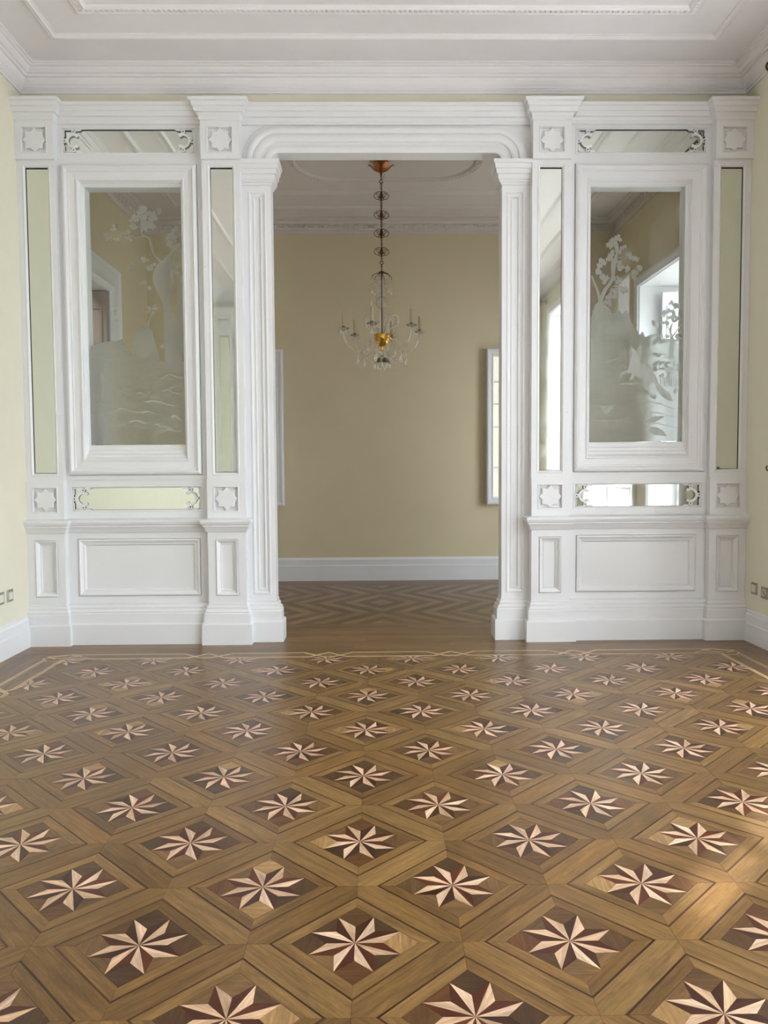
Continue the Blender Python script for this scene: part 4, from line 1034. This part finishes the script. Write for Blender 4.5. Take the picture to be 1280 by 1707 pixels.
# candle arms
for k in range(6):
    th = radians(45 + 60 * k); c, s = cos(th), -sin(th)       # s negative = towards the viewer
    bm = bmesh.new()
    P = catmull([(.055, 2.53), (.10, 2.52), (.15, 2.455), (.22, 2.405), (.30, 2.425), (.352, 2.49), (.368, 2.56), (.370, 2.585)], 4)
    tube(bm, [(r * c, r * s, cz(z)) for r, z in P], .0090, 8)
    arm_ = cl_('glass_arm', bm, CRYSTAL)
    bm = bmesh.new(); lathe(bm, [(.006, -.012), (.018, -.008), (.040, .004), (.050, .016), (.047, .017), (.018, .004), (.006, .006)], (.370 * c, .370 * s, cz(2.592)), n=16); link('drip_pan', bm, CRYSTAL, arm_, True)
    bm = bmesh.new(); lathe(bm, [(.006, 0), (.014, .008), (.016, .024), (.013, .028)], (.370 * c, .370 * s, cz(2.598)), n=12); link('candle_cup', bm, BRONZE, arm_, True)
    bm = bmesh.new(); lathe(bm, [(.0135, 0), (.0140, .05), (.0135, .125), (.009, .128)], (.370 * c, .370 * s, cz(2.625)), n=12); link('candle_sleeve', bm, WAX, arm_, True)
    if k != 5:
        bm = bmesh.new(); lathe(bm, [(.005, 0), (.009, .012), (.0095, .022), (.005, .042), (.0008, .055)], (.370 * c, .370 * s, cz(2.753)), n=10); link('flame_bulb', bm, CRYSTAL, arm_, True)
    bm = bmesh.new()
    for j in range(6):
        a = 2 * pi * j / 6; x, y = .370 * c + .046 * cos(a), .370 * s + .046 * sin(a)
        bead(bm, x, y, cz(2.600), .005); drop(bm, x, y, cz(2.592), .034, .007)
    link('crystal_drops', bm, CRYSTAL, arm_)
    bm = bmesh.new(); x, y = .24 * c, .24 * s
    for j in range(3): bead(bm, x, y, cz(2.392 - j * .012), .006)
    drop(bm, x, y, cz(2.352), .085, .015); link('crystal_pendant', bm, CRYSTAL, arm_)
    # swag of beads to the next arm
    bm = bmesh.new(); th2 = radians(45 + 60 * (k + 1)); c2, s2 = cos(th2), -sin(th2); n = 22
    for j in range(n + 1):
        t = j / n; x = .24 * (c * (1 - t) + c2 * t); y = .24 * (s * (1 - t) + s2 * t)
        bead(bm, x, y, cz(2.41 - .085 * 4 * t * (1 - t)), .0055)
    link('bead_swag', bm, CRYSTAL, arm_)
    # upright scroll between the arms
    th3 = radians(75 + 60 * k); c3, s3 = cos(th3), -sin(th3); bm = bmesh.new()
    P = catmull([(.05, 2.56), (.085, 2.62), (.125, 2.64), (.15, 2.66), (.155, 2.705), (.142, 2.735), (.120, 2.742), (.104, 2.728), (.104, 2.706), (.118, 2.698), (.126, 2.708)], 4)
    tube(bm, [(r * c3, r * s3, cz(z)) for r, z in P], [.0080 - .0035 * i / len(P) for i in range(len(P))], 7)
    sc = cl_('glass_scroll', bm, CRYSTAL)
    bm = bmesh.new()
    for j in range(16): bead(bm, (.13 + .05 * j / 16) * c3, (.13 + .05 * j / 16) * s3, cz(2.655 - j * .0135), .0048)
    drop(bm, .183 * c3, .183 * s3, cz(2.435), .06, .010); link('crystal_string', bm, CRYSTAL, sc)
    bm = bmesh.new()
    for j in range(17):
        t = j / 16; r = .15 - .09 * t; bead(bm, r * c3, r * s3, cz(2.65 - .13 * t - .16 * t * (1 - t)), .0048)
    link('crystal_string', bm, CRYSTAL, sc)
# bottom: glass bell, drops and ball
bm = bmesh.new(); lathe(bm, [(.008, cz(2.42)), (.020, cz(2.405)), (.012, cz(2.385)), (.020, cz(2.365)), (.044, cz(2.345)), (.072, cz(2.318)), (.080, cz(2.298)), (.076, cz(2.298)), (.040, cz(2.335)), (.010, cz(2.35))], n=20); bell = cl_('glass_bell', bm, CRYSTAL)
bm = bmesh.new()
for j in range(12):
    a = 2 * pi * j / 12; bead(bm, .077 * cos(a), .077 * sin(a), cz(2.293), .005); drop(bm, .077 * cos(a), .077 * sin(a), cz(2.286), .045, .008)
link('crystal_drops', bm, CRYSTAL, bell)
bm = bmesh.new(); lathe(bm, [(.006, cz(2.345)), (.012, cz(2.30)), (.006, cz(2.27)), (.010, cz(2.262))], n=10); bmesh.ops.create_uvsphere(bm, u_segments=14, v_segments=9, radius=.026, matrix=Matrix.Translation((0, 0, cz(2.240)))); cl_('finial_ball', bm, CRYSTAL)

# ------------------------------------------------------------------ sockets, curtain hardware
def plate(name, x, y, z, nx, label, cat, round_=False):
    t = empty(name, (x, y, z)); tag(t, label, cat)
    X_ = lambda a, b: wr(nx * a, nx * b)
    bm = bmesh.new(); loops(bm, [[(nx * d, -h, -h), (nx * d, h, -h), (nx * d, h, h), (nx * d, -h, h)] for h, d in ((.043, 0), (.043, .005), (.040, .008), (.030, .008), (.029, .006))], cap0=True, cap1=True); pl = link('plate', bm, NICKEL, t)
    if round_:
        bm = bmesh.new(); loops(bm, [[(nx * d, r * cos(2 * pi * k / 20), r * sin(2 * pi * k / 20)) for k in range(20)] for r, d in ((.026, .006), (.026, .011), (.022, .012), (.021, .004))], cap1=True); link('socket_ring', bm, IVORY, t, True)
        for yy in (-.0095, .0095):
            bm = bmesh.new(); loops(bm, [[(nx * d, yy + .003 * cos(2 * pi * k / 8), .003 * sin(2 * pi * k / 8)) for k in range(8)] for d in (.0042, .0052)], cap1=True); link('pin_hole', bm, DARKHOLE, t)
    else:
        for a, b in ((-.027, -.001), (.001, .027)):
            bm = bmesh.new(); loops(bm, [[(nx * d, a + i, -.027 + i), (nx * d, b - i, -.027 + i), (nx * d, b - i, .027 - i), (nx * d, a + i, .027 - i)] for i, d in ((0, .005), (0, .010), (.002, .012))], cap1=True); link('rocker', bm, IVORY, t)
    return t
plate('light_switch', XL, 5.44, .425, 1, 'square metal wall plate with cream rockers on left wall, nearer the viewpoint', 'switch')
plate('light_switch', XL, 5.575, .425, 1, 'square metal wall plate with cream rockers on left wall, nearer the corner', 'switch')
plate('light_switch', XR, 5.735, .405, -1, 'square metal wall plate with flat cream rockers in right corner', 'switch')
plate('wall_socket', XR, 5.585, .395, -1, 'square metal wall socket with a round cream well, low on right wall', 'socket', True)
def rod(y0, y1, label):
    z = 4.005; x = XR - .105
    t = empty('curtain_rod', (x, (y0 + y1) / 2, z)); tag(t, label, 'curtain rod', 'curtain rods of the right wall')
    h = (y1 - y0) / 2
    bm = bmesh.new(); tube(bm, [(0, -h, 0), (0, h, 0)], .010, 10); link('pole', bm, BRONZE, t, True)
    for e in (-1, 1):
        bm = bmesh.new(); torus(bm, (0, e * (h + .006), .0), .030, .008, 'Y', 20, 8); link('ring_finial', bm, BRONZE, t, True)
        bm = bmesh.new(); tube(bm, [(0, e * (h - .12), -.012), (.03, e * (h - .12), -.03), (.075, e * (h - .12), -.03), (.104, e * (h - .12), -.03)], .006, 8); box(bm, .097, .104, e * (h - .12) - .02, e * (h - .12) + .02, -.07, .01); link('bracket', bm, BRONZE, t)
rod(3.62, 5.43, 'dark curtain rod high on right wall, its ring end just in view')
rod(1.30, 3.55, 'dark curtain rod over the middle window on right wall, out of direct view')
rod(-1.05, 1.12, 'dark curtain rod over the nearest window, seen only in the narrow right mirror')
t = empty('curtain_hook', (XR, 5.46, 1.285)); tag(t, 'small dark curtain tieback hook on right wall, beside the partition', 'hook')
bm = bmesh.new(); loops(bm, [[(-d, r * cos(2 * pi * k / 14), r * sin(2 * pi * k / 14)) for k in range(14)] for r, d in ((.022, 0), (.022, .004), (.012, .009))], cap0=True, cap1=True); link('back_plate', bm, BRONZE, t, True)
bm = bmesh.new(); tube(bm, catmull([(-.006, 0, 0)[:2], (-.02, -.002), (-.04, -.004)], 2) and [(-.006, 0, 0), (-.03, 0, -.014), (-.052, 0, -.014), (-.068, 0, -.002), (-.070, 0, .014), (-.062, 0, .024)], .0055, 8); link('hook_arm', bm, BRONZE, t, True)
